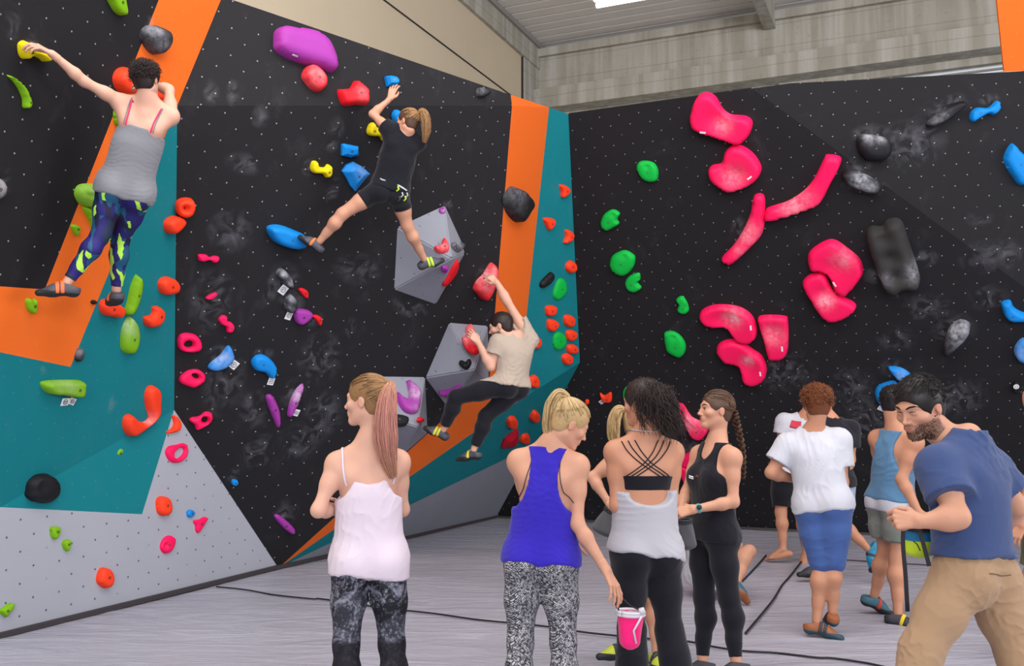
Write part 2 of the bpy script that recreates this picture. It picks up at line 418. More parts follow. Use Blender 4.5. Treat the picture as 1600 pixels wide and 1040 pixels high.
# ------------------------------------------------------------------ climbing holds
def hold_mat(name, c, rough=.55, chalkcol=None, spec=.22):
    m = N(name); ob = m.obj(); n1 = m.noise(6, 4, ob); n2 = m.noise(70, 3, ob)
    base = m.mix(n1, tuple(x * .93 for x in c[:3]) + (1,), tuple(min(1, x * 1.07) for x in c[:3]) + (1,))
    at = m.n('ShaderNodeAttribute', attribute_name='chalk')
    f = m.math('MULTIPLY', m.math('MULTIPLY', at.outputs['Fac'], .72), m.ramp(m.noise(16, 5, ob, .7), .35, .7, .15, .95))
    f = m.math('ADD', f, m.ramp(m.noise(3.2, 6, ob, .7), .7, .9, 0, .08)); f = m.math('MINIMUM', f, .95)
    m.col(m.mix(f, base, chalkcol or srgb(236, 226, 232)))
    m.l(m.ramp(f, 0, 1, rough, .9), m.b.inputs['Roughness']); m.b.inputs['Specular IOR Level'].default_value = spec
    m.bump(n2, .18, .003); return m.m
HM = {'coral': hold_mat('coral_hold_resin', srgb(252, 66, 34)), 'pink': hold_mat('pink_hold_resin', srgb(250, 22, 92)),
      'red': hold_mat('red_hold_resin', srgb(226, 26, 40)), 'lime': hold_mat('lime_hold_resin', srgb(122, 176, 18)),
      'green': hold_mat('green_hold_resin', srgb(10, 178, 66)), 'blue': hold_mat('blue_hold_resin', srgb(14, 132, 214)),
      'purple': hold_mat('purple_hold_resin', srgb(158, 56, 156)), 'yellow': hold_mat('yellow_hold_resin', srgb(228, 206, 16)),
      'charcoal': hold_mat('charcoal_hold_texture', srgb(52, 50, 50), .8, srgb(190, 190, 200)), 'black': hold_mat('black_hold_resin', srgb(26, 26, 30), .55, srgb(190, 190, 200)), 'grey': hold_mat('grey_hold_resin', srgb(80, 82, 86), .5),
      'darkred': hold_mat('dark_red_hold_resin', srgb(176, 16, 40))}
M_BOLT = simple('bolt_steel', srgb(120, 120, 124), .35, .9)
M_HOLE = simple('bolt_socket_dark', srgb(30, 26, 28), .7)
M_TAG = simple('paper_tag', srgb(232, 232, 236), .8)
M_INK = simple('black_ink', srgb(24, 24, 32), .8)
def inside(poly, x, y):
    n = len(poly); c = np.zeros(len(x), bool); j = n - 1
    for i in range(n):
        xi, yi = poly[i]; xj, yj = poly[j]
        k = ((yi > y) != (yj > y)) & (x < (xj - xi) * (y - yi) / ((yj - yi) if yj != yi else 1e-12) + xi)
        c ^= k; j = i
    return c
def dist_poly(poly, x, y):
    d = np.full(len(x), 1e9); n = len(poly)
    for i in range(n):
        ax_, ay = poly[i]; bx2, by = poly[(i + 1) % n]; vx, vy = bx2 - ax_, by - ay; L = vx * vx + vy * vy + 1e-12
        t = np.clip(((x - ax_) * vx + (y - ay) * vy) / L, 0, 1)
        d = np.minimum(d, np.hypot(x - ax_ - t * vx, y - ay - t * vy))
    return d
def ray_on(plane, x, y, off):
    o = Vector((0, 0, CAMH)); dr = P(x, y, 1) - o
    t = (plane.o + plane.n * off - o).dot(plane.n) / dr.dot(plane.n); return o + dr * t - plane.n * off
hrng = random.Random(5)
def ell(cx, cy, rx, ry, rot=0, wob=.07, n=9):
    out = []
    for i in range(n):
        a = 2 * math.pi * i / n; r = 1 + hrng.uniform(-wob, wob); c, s = math.cos(a) * rx * r, math.sin(a) * ry * r
        R = math.radians(rot); out.append((cx + c * math.cos(R) - s * math.sin(R), cy + c * math.sin(R) + s * math.cos(R)))
    return out
def outline(plane, pts, H, sharp):
    uv = [plane.uv(ray_on(plane, x, y, H * .45)) for x, y in pts]
    if not sharp: uv = [(v.x, v.y) for v in catmull([Vector((a, b, 0)) for a, b in uv], 5, True)]
    return uv
def hold(plane, color, pts, H, label, group=None, hole=None, dish=None, chalk=(), rnd=.65, sharp=False, bolt=True, ridges=0, name='climbing_hold', cat='climbing hold', rim=.3, twist=None):
    H *= .8
    uv = outline(plane, pts, H, sharp); xs = np.array([p[0] for p in uv]); ys = np.array([p[1] for p in uv])
    if (np.roll(xs, -1) * ys - xs * np.roll(ys, -1)).sum() > 0: uv = uv[::-1]; xs = xs[::-1]; ys = ys[::-1]
    size = max(np.ptp(xs), np.ptp(ys)); sp = size / (17 if size < .35 else 26)
    hl = outline(plane, hole, H * .5, False) if hole else None
    # resample outline for even edges
    q = []
    for i in range(len(uv)):
        a, b = np.array(uv[i]), np.array(uv[(i + 1) % len(uv)]); k = max(1, int(np.hypot(*(b - a)) / sp))
        for j in range(k): q.append(tuple(a + (b - a) * j / k))
    gx, gy = np.meshgrid(np.arange(xs.min(), xs.max(), sp), np.arange(ys.min(), ys.max(), sp * .87))
    gx = gx + (np.arange(gx.shape[0])[:, None] % 2) * sp * .5; gx = gx.ravel(); gy = gy.ravel()
    ok = inside(uv, gx, gy) & (dist_poly(uv, gx, gy) > sp * .45)
    if hl: ok &= ~inside(hl, gx, gy) & (dist_poly(hl, gx, gy) > sp * .4)
    vs = [Vector(p) for p in q]; ed = [(i, (i + 1) % len(q)) for i in range(len(q))]; b0 = len(vs); nb = b0
    if hl:
        ed += [(nb + i, nb + (i + 1) % len(hl)) for i in range(len(hl))]; vs += [Vector(p) for p in hl]; nb = len(vs)
    vs += [Vector((a, b)) for a, b in zip(gx[ok], gy[ok])]
    V2, E2, F2, _, _, _ = delaunay_2d_cdt(vs, ed, [], 0, 1e-6)
    X = np.array([v.x for v in V2]); Y = np.array([v.y for v in V2])
    cx = np.array([sum(X[i] for i in f) / 3 for f in F2]); cy = np.array([sum(Y[i] for i in f) / 3 for f in F2])
    keep = inside(uv, cx, cy)
    if hl: keep &= ~inside(hl, cx, cy)
    F = [tuple(f) for f, k in zip(F2, keep) if k]
    d = dist_poly(uv, X, Y)
    if hl: d = np.minimum(d, dist_poly(hl, X, Y))
    md = max(d.max(), 1e-4); t = np.clip(d / (md * rnd), 0, 1)
    if sharp: h = H * (rim + (1 - rim) * t)
    else: h = H * (rim * np.minimum(1, t * 40) + (1 - rim) * np.sqrt(1 - (1 - t) ** 2))
    if dish:
        for (dx, dy, dr, dd) in dish:
            du, dv = plane.uv(ray_on(plane, dx, dy, H)); rr = dr * size
            h -= dd * H * np.exp(-((X - du) ** 2 + (Y - dv) ** 2) / (rr * rr)) * np.clip(t * 1.5, 0, 1)
    if ridges:
        h += .06 * H * np.sin(Y / size * ridges * 6.283) * t
    ch = np.zeros(len(X))
    for (dx, dy, dr, st) in chalk:
        du, dv = plane.uv(ray_on(plane, dx, dy, H * .8)); rr = dr * size
        ch = np.maximum(ch, st * np.exp(-((X - du) ** 2 + (Y - dv) ** 2) / (rr * rr)))
    n0 = len(X); verts = [plane.xyz(X[i], Y[i], max(h[i], .004)) for i in range(n0)]
    # skirt down to the wall
    from collections import Counter
    cnt = Counter(); dirn = {}
    for f in F:
        for a, b in zip(f, f[1:] + f[:1]):
            k = (min(a, b), max(a, b)); cnt[k] += 1; dirn[k] = (a, b)
    bmap = {}
    for k, c in cnt.items():
        if c == 1:
            a, b = dirn[k]
            for i in (a, b):
                if i not in bmap:
                    bmap[i] = len(verts); verts.append(plane.xyz(X[i], Y[i], -.006)); ch = np.append(ch, ch[i] * .5)
            F.append((b, a, bmap[a], bmap[b]))
    cen = plane.xyz(float(xs.mean()), float(ys.mean()), 0.0)
    me = mesh([v - cen for v in verts], F)
    at = me.attributes.new('chalk', 'FLOAT', 'POINT'); at.data.foreach_set('value', ch.astype(np.float32))
    bm = bmesh.new(); bm.from_mesh(me); bmesh.ops.recalc_face_normals(bm, faces=bm.faces); bm.to_mesh(me); bm.free()
    o = link(name, me, HM[color], None, not sharp); o.location = cen
    finish(o, label, cat, group)
    if bolt and hl is None:
        j = int(np.argmax(d[:n0] - .001 * np.hypot(X[:n0] - X[:n0].mean(), Y[:n0] - Y[:n0].mean()) / md)); hh = h[j] + .001
        r = min(.011, md * .3); c = Vector((0, 0, 0)) + plane.xyz(X[j], Y[j], hh) - cen
        V, Fc = [], []
        for lv, rr in ((-.01, r), (.001, r), (.001, r * .55), (-.004, r * .5)):
            for i in range(10): a = i * math.pi / 5; V.append(c + plane.u * math.cos(a) * rr + plane.v * math.sin(a) * rr + plane.n * lv)
        for k in range(3):
            for i in range(10): Fc.append((k * 10 + i, k * 10 + (i + 1) % 10, (k + 1) * 10 + (i + 1) % 10, (k + 1) * 10 + i))
        Fc.append(tuple(30 + i for i in range(10)))
        link('bolt', mesh(V, Fc), M_BOLT if color in ('black', 'blue', 'pink', 'green') else M_HOLE, o)
    return o
def tag(plane, x, y, w, h, rot, label, sign='@'):
    c = ray_on(plane, x, y, .012); r = math.radians(rot); d = (c - Vector((0, 0, CAMH))).length; s = d / FPX
    a = plane.u * math.cos(r) + plane.v * math.sin(r); b = -plane.u * math.sin(r) + plane.v * math.cos(r)
    q = [a * (i * w * s / 2) + b * (j * h * s / 2) + plane.n * (.006 + .004 * j) for i, j in ((-1, -1), (1, -1), (1, 1), (-1, 1))]
    bk = [v - plane.n * .002 for v in q]
    me = mesh(q + bk, [(0, 1, 2, 3), (7, 6, 5, 4), (0, 4, 5, 1), (1, 5, 6, 2), (2, 6, 7, 3), (3, 7, 4, 0)])
    o = link('start_tag', me, M_TAG); o.location = c; finish(o, label, 'tag', 'paper start tags under the holds')
    R = min(w, h) * s * .33; pts = [a * math.cos(t) * R + b * math.sin(t) * R + plane.n * .0085 for t in np.linspace(0, 6.283, 17)]
    ps = [pts]
    if sign == '@': ps.append([a * math.cos(t) * R * .4 + b * math.sin(t) * R * .4 + plane.n * .0085 for t in np.linspace(0, 5.0, 9)])
    if sign == '=':
        ps = [[a * R * 1.1 * i + b * R * j + plane.n * (.0085 + .002 * j) for i in (-1, 0, 1)] for j in (-.8, 0, .8)]
    tubes('printed_mark', [[p for p in q_] for q_ in ps], [.0022] * len(ps), M_INK, o, 4).matrix_parent_inverse = Matrix()
    return o

# --- volumes (grey faceted plywood bodies)
def volume(base, apexes, faces, label):
    """base: pixel points on the black wall; apexes: (x, y, lift towards the climber)"""
    V = [BP.at(x, y) for x, y in base]
    for (x, y, lift) in apexes: V.append(ray_on(BP, x, y, lift) + BP.n * lift)
    cen = sum((V[i] for i in range(len(base))), Vector()) / len(base)
    me = mesh([v - cen for v in V], faces)
    bm = bmesh.new(); bm.from_mesh(me); bmesh.ops.recalc_face_normals(bm, faces=bm.faces)
    bm.normal_update()
    if bm.faces[:] and sum(f.normal.dot(BP.n) for f in bm.faces) < 0: bmesh.ops.reverse_faces(bm, faces=bm.faces)
    bmesh.ops.bevel(bm, geom=[e for e in bm.edges if not e.is_boundary], offset=.012, segments=2, affect='EDGES')
    bm.to_mesh(me); bm.free()
    uvl = me.uv_layers.new(name='uv')
    for lp in me.loops: uvl.data[lp.index].uv = BP.uv(me.vertices[lp.vertex_index].co + cen)
    o = link('wooden_volume', me, M_VOL); o.location = cen
    finish(o, label, 'climbing volume', 'grey faceted volumes on the black wall')
    def fp(*idx):
        s = Plane.__new__(Plane); a, b, c = (V[i] for i in idx); n = (b - a).cross(c - a).normalized()
        if n.dot(BP.n) < 0: n = -n
        s.n = n; s.u = Vector((0, 0, 1)).cross(n).normalized(); s.v = n.cross(s.u).normalized(); s.o = a
        if s.u.x < 0: s.u = -s.u
        if s.v.z < 0: s.v = -s.v
        s.at = lambda x, y, off=0.0: ray_on(s, x, y, off) + n * off
        return s
    return o, fp
# base 0 top, 1 left-top, 2 left-low, 3 bottom, 4 right ; apex 5
v1, f1 = volume([(695, 321), (621, 355), (616, 452), (681, 475), (726, 396), (722, 380)], [(706, 404, .46)],
                [(0, 1, 6), (1, 2, 6), (2, 3, 6), (3, 4, 6), (4, 5, 6), (5, 0, 6)], 'large grey faceted volume under the foot of the girl in black shorts')
v2, f2 = volume([(702, 504), (762, 509), (764, 604), (701, 638), (665, 590)], [(742, 577, .5)],
                [(0, 1, 5), (1, 2, 5), (2, 3, 5), (3, 4, 5), (4, 0, 5)], 'grey faceted volume held by the bearded man in the beige shirt')
v3, f3 = volume([(597, 588), (664, 589), (668, 676), (634, 706), (590, 690), (585, 640)], [(610, 655, .36), (653, 667, .42)],
                [(0, 1, 7, 6), (1, 2, 7), (2, 3, 7), (3, 4, 6, 7), (4, 5, 6), (5, 0, 6)], 'lowest grey faceted volume, behind the pink ponytail')
GU, GB, GRW, GT = 'holds on the left wall', 'holds on the middle black wall', 'holds on the right black wall', 'small coral holds on the teal corner strip'
h = hold
# left wall
h(UL, 'yellow', [(33, 72), (36, 66), (43, 64), (49, 72), (60, 77), (75, 84), (79, 88), (78, 95), (72, 97), (66, 92), (56, 88), (48, 90), (41, 93), (35, 86)], .09, 'yellow bone-shaped hold gripped by the outstretched hand of the woman in grey')
h(UL, 'lime', [(14, 118), (22, 120), (33, 129), (42, 142), (48, 160), (45, 169), (39, 168), (38, 155), (32, 140), (23, 127)], .06, 'thin lime green crescent hold below the yellow one, far upper left')
h(UL, 'lime', [(168, -12), (190, -12), (197, 8), (198, 22), (192, 25), (184, 20), (176, 8)], .08, 'lime green hold cut by the top edge, left of the orange band')
h(UL, 'grey', [(-18, 275), (0, 278), (8, 290), (6, 303), (-4, 312), (-18, 310)], .1, 'grey chalky round hold cut by the left picture edge', chalk=[(0, 290, .6, .6)])
h(UL, 'black', [(228, 48), (236, 41), (252, 41), (264, 48), (267, 62), (262, 76), (250, 86), (240, 83), (230, 70), (226, 58)], .13, 'round black chalk-smeared hold on the orange band above the woman in grey', chalk=[(244, 48, .3, .9), (250, 70, .35, .5)])
h(UL, 'coral', [(184, 124), (190, 110), (202, 106), (215, 112), (222, 128), (215, 142), (203, 148), (190, 142)], .14, 'round coral hold left of the dark-haired head of the woman in grey', bolt=False)
h(UL, 'coral', [(226, 140), (240, 122), (256, 130), (261, 148), (250, 158), (234, 156)], .1, 'coral hold half hidden behind the forearm of the woman in grey', bolt=False)
h(UL, 'lime', [(180, 174), (187, 170), (192, 186), (188, 198), (181, 192)], .05, 'small lime hold peeking out beside the ribs of the woman in grey', bolt=False)
h(UL, 'lime', [(122, 306), (125, 293), (135, 288), (152, 289), (160, 300), (160, 322), (146, 326), (131, 321)], .1, 'domed lime green hold beside the hip of the woman in grey', ridges=5, chalk=[(140, 300, .3, .25)])
h(UL, 'lime', [(132, 325), (142, 325), (152, 335), (161, 346), (159, 354), (147, 356), (143, 348)], .06, 'narrow lime green hold under the domed lime one at her thigh')
h(UL, 'lime', [(112, 353), (120, 351), (125, 356), (122, 368), (118, 366)], .04, 'tiny lime hold on the orange band left of her knee')
h(UL, 'lime', [(42, 470), (47, 466), (52, 470), (57, 467), (58, 480), (54, 490), (49, 488), (44, 482)], .05, 'small two-lobed lime hold just under her left climbing shoe')
h(UL, 'black', ell(147, 472, 4, 3.4), .03, 'tiny black hold at the orange and teal border left of her right foot')
h(BP, 'coral', [(275, 325), (279, 314), (290, 310), (302, 312), (306, 322), (302, 335), (292, 341), (281, 337)], .12, 'coral ball hold with a dimple, upper of the two beside the teal strip', dish=[(291, 327, .16, .6)])
h(UL, 'coral', [(261, 352), (265, 343), (275, 338), (285, 340), (288, 348), (282, 358), (272, 366), (264, 363)], .11, 'oval coral hold just under the dimpled coral ball by the teal strip', bolt=False)
h(UL, 'coral', ell(265, 447, 14.5, 15), .09, 'round coral hold on the teal strip below the two touching coral ones')
h(UL, 'coral', [(160, 475), (166, 468), (180, 472), (191, 478), (194, 486), (188, 497), (178, 495), (166, 493), (160, 484)], .09, 'coral hold under the toes of the woman in patterned leggings')
h(UL, 'coral', [(242, 480), (250, 479), (256, 487), (255, 499), (248, 509), (236, 512), (229, 506), (228, 496), (238, 493), (241, 487)], .08, 'coral crescent hold on the teal strip right of the green pods')
h(UL, 'lime', [(216, 430), (221, 437), (221, 452), (216, 472), (209, 487), (203, 493), (198, 489), (203, 470), (208, 448)], .08, 'long slim green pod hold on teal right of her foot')
h(UL, 'lime', [(204, 495), (213, 503), (218, 520), (216, 540), (208, 553), (197, 551), (192, 540), (194, 515)], .08, 'wider green pod hold directly below the slim green one', chalk=[(205, 508, .3, .6)])
h(UL, 'black', [(119, 558), (124, 545), (131, 548), (128, 562), (122, 565)], .05, 'small dark chalky hold at the lower corner of the orange band', chalk=[(126, 548, .5, .7)])
h(UL, 'lime', [(69, 604), (76, 596), (128, 595), (131, 603), (129, 617), (122, 622), (100, 618), (80, 616)], .1, 'wide lime green wedge hold on teal with tags hanging below', chalk=[(105, 598, .3, .3)], rnd=.42)
h(UL, 'coral', [(235, 605), (243, 603), (250, 612), (250, 630), (249, 647), (240, 660), (225, 672), (210, 682), (202, 680), (196, 668), (198, 652), (207, 648), (216, 656), (228, 660), (236, 652), (232, 638), (230, 618)], .09, 'large J-shaped coral hold on the teal panel', chalk=[(237, 655, .12, .7)], bolt=False)
h(UL, 'lime', [(180, 709), (187, 700), (192, 702), (190, 713), (186, 718)], .04, 'small lime hold on teal below the J-shaped coral one')
h(UL, 'coral', [(194, 731), (201, 725), (208, 729), (213, 743), (210, 753), (196, 752)], .06, 'small coral hold low on the teal panel')
h(UL, 'black', [(47, 768), (50, 755), (62, 744), (80, 742), (90, 750), (92, 764), (86, 777), (72, 786), (55, 785), (46, 778)], .13, 'round black hold at the bottom of the teal panel, far left', dish=[(70, 760, .2, .25)], bolt=False)
h(GL, 'coral', [(247, 782), (253, 775), (263, 777), (268, 788), (267, 801), (258, 806), (249, 800)], .08, 'oval coral hold at the upper left of the grey triangle')
h(GL, 'coral', ell(166, 902, 12, 16.5), .08, 'round coral hold alone, low on the pale grey panel')
h(GL, 'lime', [(80, 825), (84, 822), (93, 823), (94, 831), (88, 842), (82, 838)], .05, 'upper of two small lime holds on the pale grey panel')
h(GL, 'lime', [(99, 847), (106, 842), (110, 845), (109, 856), (106, 861), (101, 856)], .05, 'lower of two small lime holds on the pale grey panel')
h(GL, 'lime', [(1, 952), (8, 948), (14, 943), (21, 942), (20, 952), (13, 958), (10, 964), (2, 957)], .05, 'small lime hold at the very bottom left of the grey panel')
h(GL, 'pink', [(252, 855), (256, 842), (266, 836), (274, 841), (273, 852), (267, 862), (258, 864)], .05, 'flat oval pink hold on pale grey, lowest pink one', dish=[(261, 852, .12, .8)])
h(GL, 'pink', [(303, 813), (312, 811), (320, 807), (325, 810), (320, 819), (311, 832), (307, 828), (306, 820)], .04, 'pink arrowhead-shaped hold on the grey triangle')
h(GL, 'blue', ell(298.5, 802, 5.5, 6), .04, 'tiny blue hold on the grey triangle beside the pink arrowhead')
h(GL, 'coral', [(270, 648), (278, 652), (283, 663), (280, 673), (265, 677), (262, 674), (270, 668), (273, 660)], .05, 'coral crescent hold at the tip of the grey triangle', bolt=False)
h(GL, 'pink', [(260, 707), (265, 697), (278, 694), (290, 692), (294, 702), (292, 714), (282, 722), (268, 721)], .05, 'pink ring hold with an open eye on the grey triangle', hole=[(271, 709), (279, 700), (286, 700), (287, 706), (282, 713), (275, 716)], rnd=.9)
# middle black wall
h(BP, 'pink', [(310, 403), (311, 398), (322, 398), (328, 402), (335, 400), (343, 402), (342, 408), (335, 411), (328, 407), (318, 409), (311, 407)], .05, 'small pink spectacles-shaped hold, highest pink one on the middle wall', bolt=False)
h(BP, 'pink', [(322, 465), (329, 460), (337, 457), (339, 461), (332, 467), (324, 468)], .04, 'tiny slanted pink hold below the spectacles-shaped one')
h(BP, 'pink', [(342, 499), (348, 493), (355, 495), (356, 502), (362, 504), (367, 511), (363, 519), (355, 519), (354, 511), (346, 507)], .05, 'small pink bone-shaped hold on the middle wall')
h(BP, 'pink', [(278, 534), (283, 523), (295, 521), (308, 525), (316, 537), (313, 548), (296, 551), (282, 547)], .06, 'pink ring hold beside the teal edge, highest of the three rings on black', hole=ell(294.5, 537, 7, 5.4, 0, .03), rnd=.9)
h(BP, 'pink', [(281, 592), (285, 586), (296, 579), (310, 578), (321, 586), (320, 596), (305, 606), (291, 603), (282, 598)], .06, 'pink ring hold, middle of the three rings on black', hole=ell(305.5, 587, 6, 3.6, 30, .03), rnd=.9)
h(BP, 'pink', [(297, 658), (300, 653), (312, 651), (322, 644), (332, 647), (331, 658), (320, 667), (308, 672), (305, 664)], .06, 'pink ring hold with a tail, lowest of the three rings on black', hole=ell(319.5, 655, 5.5, 5, 0, .03), rnd=.9)
h(BP, 'blue', [(326, 575), (332, 566), (345, 556), (357, 541), (364, 547), (367, 560), (360, 570), (350, 577), (335, 580)], .08, 'blue fin-shaped hold with chalk on its back and a tag at right', chalk=[(345, 560, .35, .8)], bolt=False)
h(BP, 'blue', [(394, 567), (400, 557), (412, 555), (424, 562), (433, 575), (431, 588), (424, 592), (415, 583), (400, 579)], .08, 'blue curved hold with a tag hanging straight below')
h(BP, 'purple', [(416, 620), (424, 617), (432, 628), (438, 645), (439, 664), (434, 668), (428, 655), (421, 638)], .05, 'slim purple curved hold, left one of the purple pair')
h(BP, 'purple', [(474, 600), (474, 610), (466, 632), (458, 650), (452, 652), (450, 645), (456, 622), (465, 607)], .06, 'pointed purple hold white with chalk along its edge, right one of the pair', chalk=[(464, 615, .25, 1.1)])
h(BP, 'purple', [(429, 808), (434, 804), (446, 812), (461, 827), (460, 834), (453, 833), (440, 822)], .05, 'slim purple hold at the bottom of the middle wall')
h(BP, 'blue', ell(367, 754, 5.5, 5), .04, 'tiny blue hold low on the middle black wall')
h(BP, 'purple', [(460, 487), (465, 483), (482, 485), (490, 492), (482, 502), (472, 508), (463, 503)], .07, 'purple rounded wedge hold touching a small red hold', rnd=.5)
h(BP, 'red', [(488, 494), (495, 492), (503, 497), (503, 506), (500, 509), (495, 502)], .04, 'small red hold right of the purple wedge')
h(BP, 'red', [(467, 452), (472, 450), (481, 455), (482, 464), (478, 466), (470, 458)], .04, 'small red hold above the purple wedge')
h(BP, 'black', [(433, 430), (440, 420), (452, 428), (459, 444), (456, 451), (446, 445)], .1, 'black hold streaked with white chalk above the square tag', chalk=[(443, 427, .25, 1.5), (453, 441, .25, 1.4)], bolt=False, ridges=2)
h(BP, 'black', [(446, 474), (454, 460), (464, 469), (463, 484), (452, 489)], .1, 'black chalky hold between the square tag and purple wedge', chalk=[(456, 465, .3, 1), (451, 480, .3, .8)], bolt=False, ridges=2)
h(BP, 'blue', [(420, 362), (423, 354), (440, 353), (465, 362), (479, 370), (478, 385), (466, 390), (448, 387), (430, 378)], .14, 'large smooth blue oval hold under the left shoe of the girl in black')
h(BP, 'yellow', [(487, 258), (490, 252), (497, 253), (499, 260), (508, 262), (513, 257), (519, 261), (518, 274), (511, 278), (505, 272), (492, 271), (487, 266)], .08, 'yellow bone-shaped hold left of the blue wedge')
h(BP, 'blue', [(535, 226), (540, 225), (560, 229), (561, 243), (548, 246), (535, 243)], .09, 'boxy blue hold above the blue wedge', sharp=True, rnd=.5, rim=.45)
h(BP, 'blue', [(536, 268), (543, 258), (553, 253), (566, 260), (579, 272), (570, 282), (556, 299), (549, 291), (543, 279)], .1, 'large blue wedge hold near the hip of the girl in black', chalk=[(565, 268, .25, .35)], sharp=True, rim=.35)
h(BP, 'yellow', [(575, 203), (579, 194), (586, 192), (590, 199), (601, 203), (603, 216), (598, 220), (594, 214), (582, 213), (576, 210)], .08, 'yellow hold behind the chest of the girl in black')
h(UB, 'blue', [(603, 119), (612, 118), (620, 120), (624, 127), (621, 134), (606, 134)], .1, 'small boxy blue hold just above the raised hand of the girl in black', sharp=True, rim=.5, rnd=.42)
h(BP, 'blue', [(614, 180), (619, 172), (627, 175), (625, 190), (617, 191)], .08, 'blue hold half hidden by the face of the girl in black', bolt=False)
h(BP, 'purple', [(628, 277), (637, 271), (642, 277), (634, 285)], .05, 'small purple hold behind the chalk belt of the girl in black')
h(UB, 'purple', [(431, 62), (433, 46), (445, 39), (470, 42), (495, 47), (515, 62), (526, 85), (529, 103), (522, 111), (505, 106), (475, 97), (448, 87), (433, 75)], .17, 'huge smooth purple hold at the top of the middle wall', bolt=False)
h(UB, 'red', [(474, 117), (480, 103), (490, 100), (502, 108), (511, 121), (510, 135), (500, 142), (489, 138), (480, 128)], .14, 'oval red chalky hold under the huge purple one', chalk=[(495, 118, .4, .5)])
h(UB, 'red', [(530, 139), (540, 138), (549, 136), (556, 125), (563, 128), (575, 139), (577, 150), (575, 163), (560, 162), (541, 164), (533, 155)], .12, 'notched red hold left of the raised hand of the girl in black', chalk=[(566, 148, .2, .4)], rnd=.5)
h(UB, 'black', [(746, 141), (751, 136), (764, 141), (766, 146), (755, 152), (747, 150)], .08, 'small black hold near the top right corner of the middle wall', chalk=[(750, 140, .4, .5)])
h(BP, 'red', [(743, 452), (748, 440), (758, 430), (770, 412), (777, 418), (778, 432), (772, 452), (765, 466), (758, 470), (748, 460)], .14, 'big red chalky hold gripped by the raised hand of the bearded man', chalk=[(763, 435, .3, .9)], bolt=False)
h(OS, 'black', [(793, 312), (798, 298), (806, 292), (820, 298), (831, 312), (830, 325), (824, 335), (815, 348), (804, 342), (795, 328)], .14, 'big black hold on the vertical orange strip', chalk=[(812, 300, .25, .5)], rnd=.5)
# on the volumes
h(f1(5, 0, 6), 'black', [(707, 382), (712, 377), (724, 380), (725, 387), (719, 393), (712, 390)], .06, 'black and white chalky hold on the right edge of the largest volume', chalk=[(716, 381, .4, 1)], bolt=False)
h(f1(0, 1, 6), 'purple', ell(691, 328, 5, 5), .04, 'small purple hold at the top tip of the largest volume', chalk=[(694, 330, .4, .4)])
h(f1(0, 1, 6), 'red', [(679, 384), (689, 382), (693, 371), (700, 378), (702, 388), (697, 393), (687, 393), (680, 389)], .06, 'red crescent hold on the upper face of the largest volume', chalk=[(692, 386, .4, .5)])
h(f1(2, 3, 6), 'purple', ell(695, 421, 6, 5), .04, 'small purple hold near the peak of the largest volume')
h(f1(3, 4, 6), 'red', [(716, 406), (717, 415), (710, 430), (698, 446), (694, 446), (703, 428), (711, 413)], .05, 'long red hold on the right side of the largest volume', bolt=False)
h(f2(4, 0, 5), 'red', [(722, 529), (729, 526), (745, 544), (743, 553), (736, 553), (727, 545)], .09, 'glossy red hold under the lower hand of the bearded man', chalk=[(730, 530, .3, .6)], bolt=False)
h(f2(0, 1, 5), 'red', [(729, 509), (736, 507), (742, 519), (739, 528), (730, 524)], .07, 'red hold behind the fingers of the bearded man, top of the volume', chalk=[(734, 515, .5, .8)], bolt=False)
h(f2(4, 0, 5), 'black', [(717, 568), (720, 562), (727, 565), (732, 560), (735, 566), (733, 573), (728, 577), (722, 575)], .05, 'small black heart-shaped hold on the volume under his elbow')
h(f2(3, 4, 5), 'purple', [(684, 613), (700, 610), (718, 602), (720, 606), (713, 616), (700, 619), (688, 616)], .06, 'purple sickle hold on the underside of the volume held by the man')
h(f3(0, 1, 7), 'purple', [(637, 593), (644, 596), (656, 607), (658, 620), (655, 640), (645, 645), (632, 640), (623, 625), (621, 611), (628, 618), (637, 622), (641, 615), (639, 605)], .09, 'purple crescent hold on the lowest volume beside the pink ponytail', chalk=[(650, 612, .25, .9), (652, 640, .2, .4)], bolt=False)
h(f3(0, 1, 7), 'black', [(612, 648), (625, 647), (637, 651), (639, 657), (634, 664), (616, 664)], .07, 'black blocky hold low on the lowest volume')
h(f3(1, 2, 7), 'red', ell(658, 656, 3.6, 4.5), .05, 'tiny red hold at the toe of the bearded man on the lowest volume')
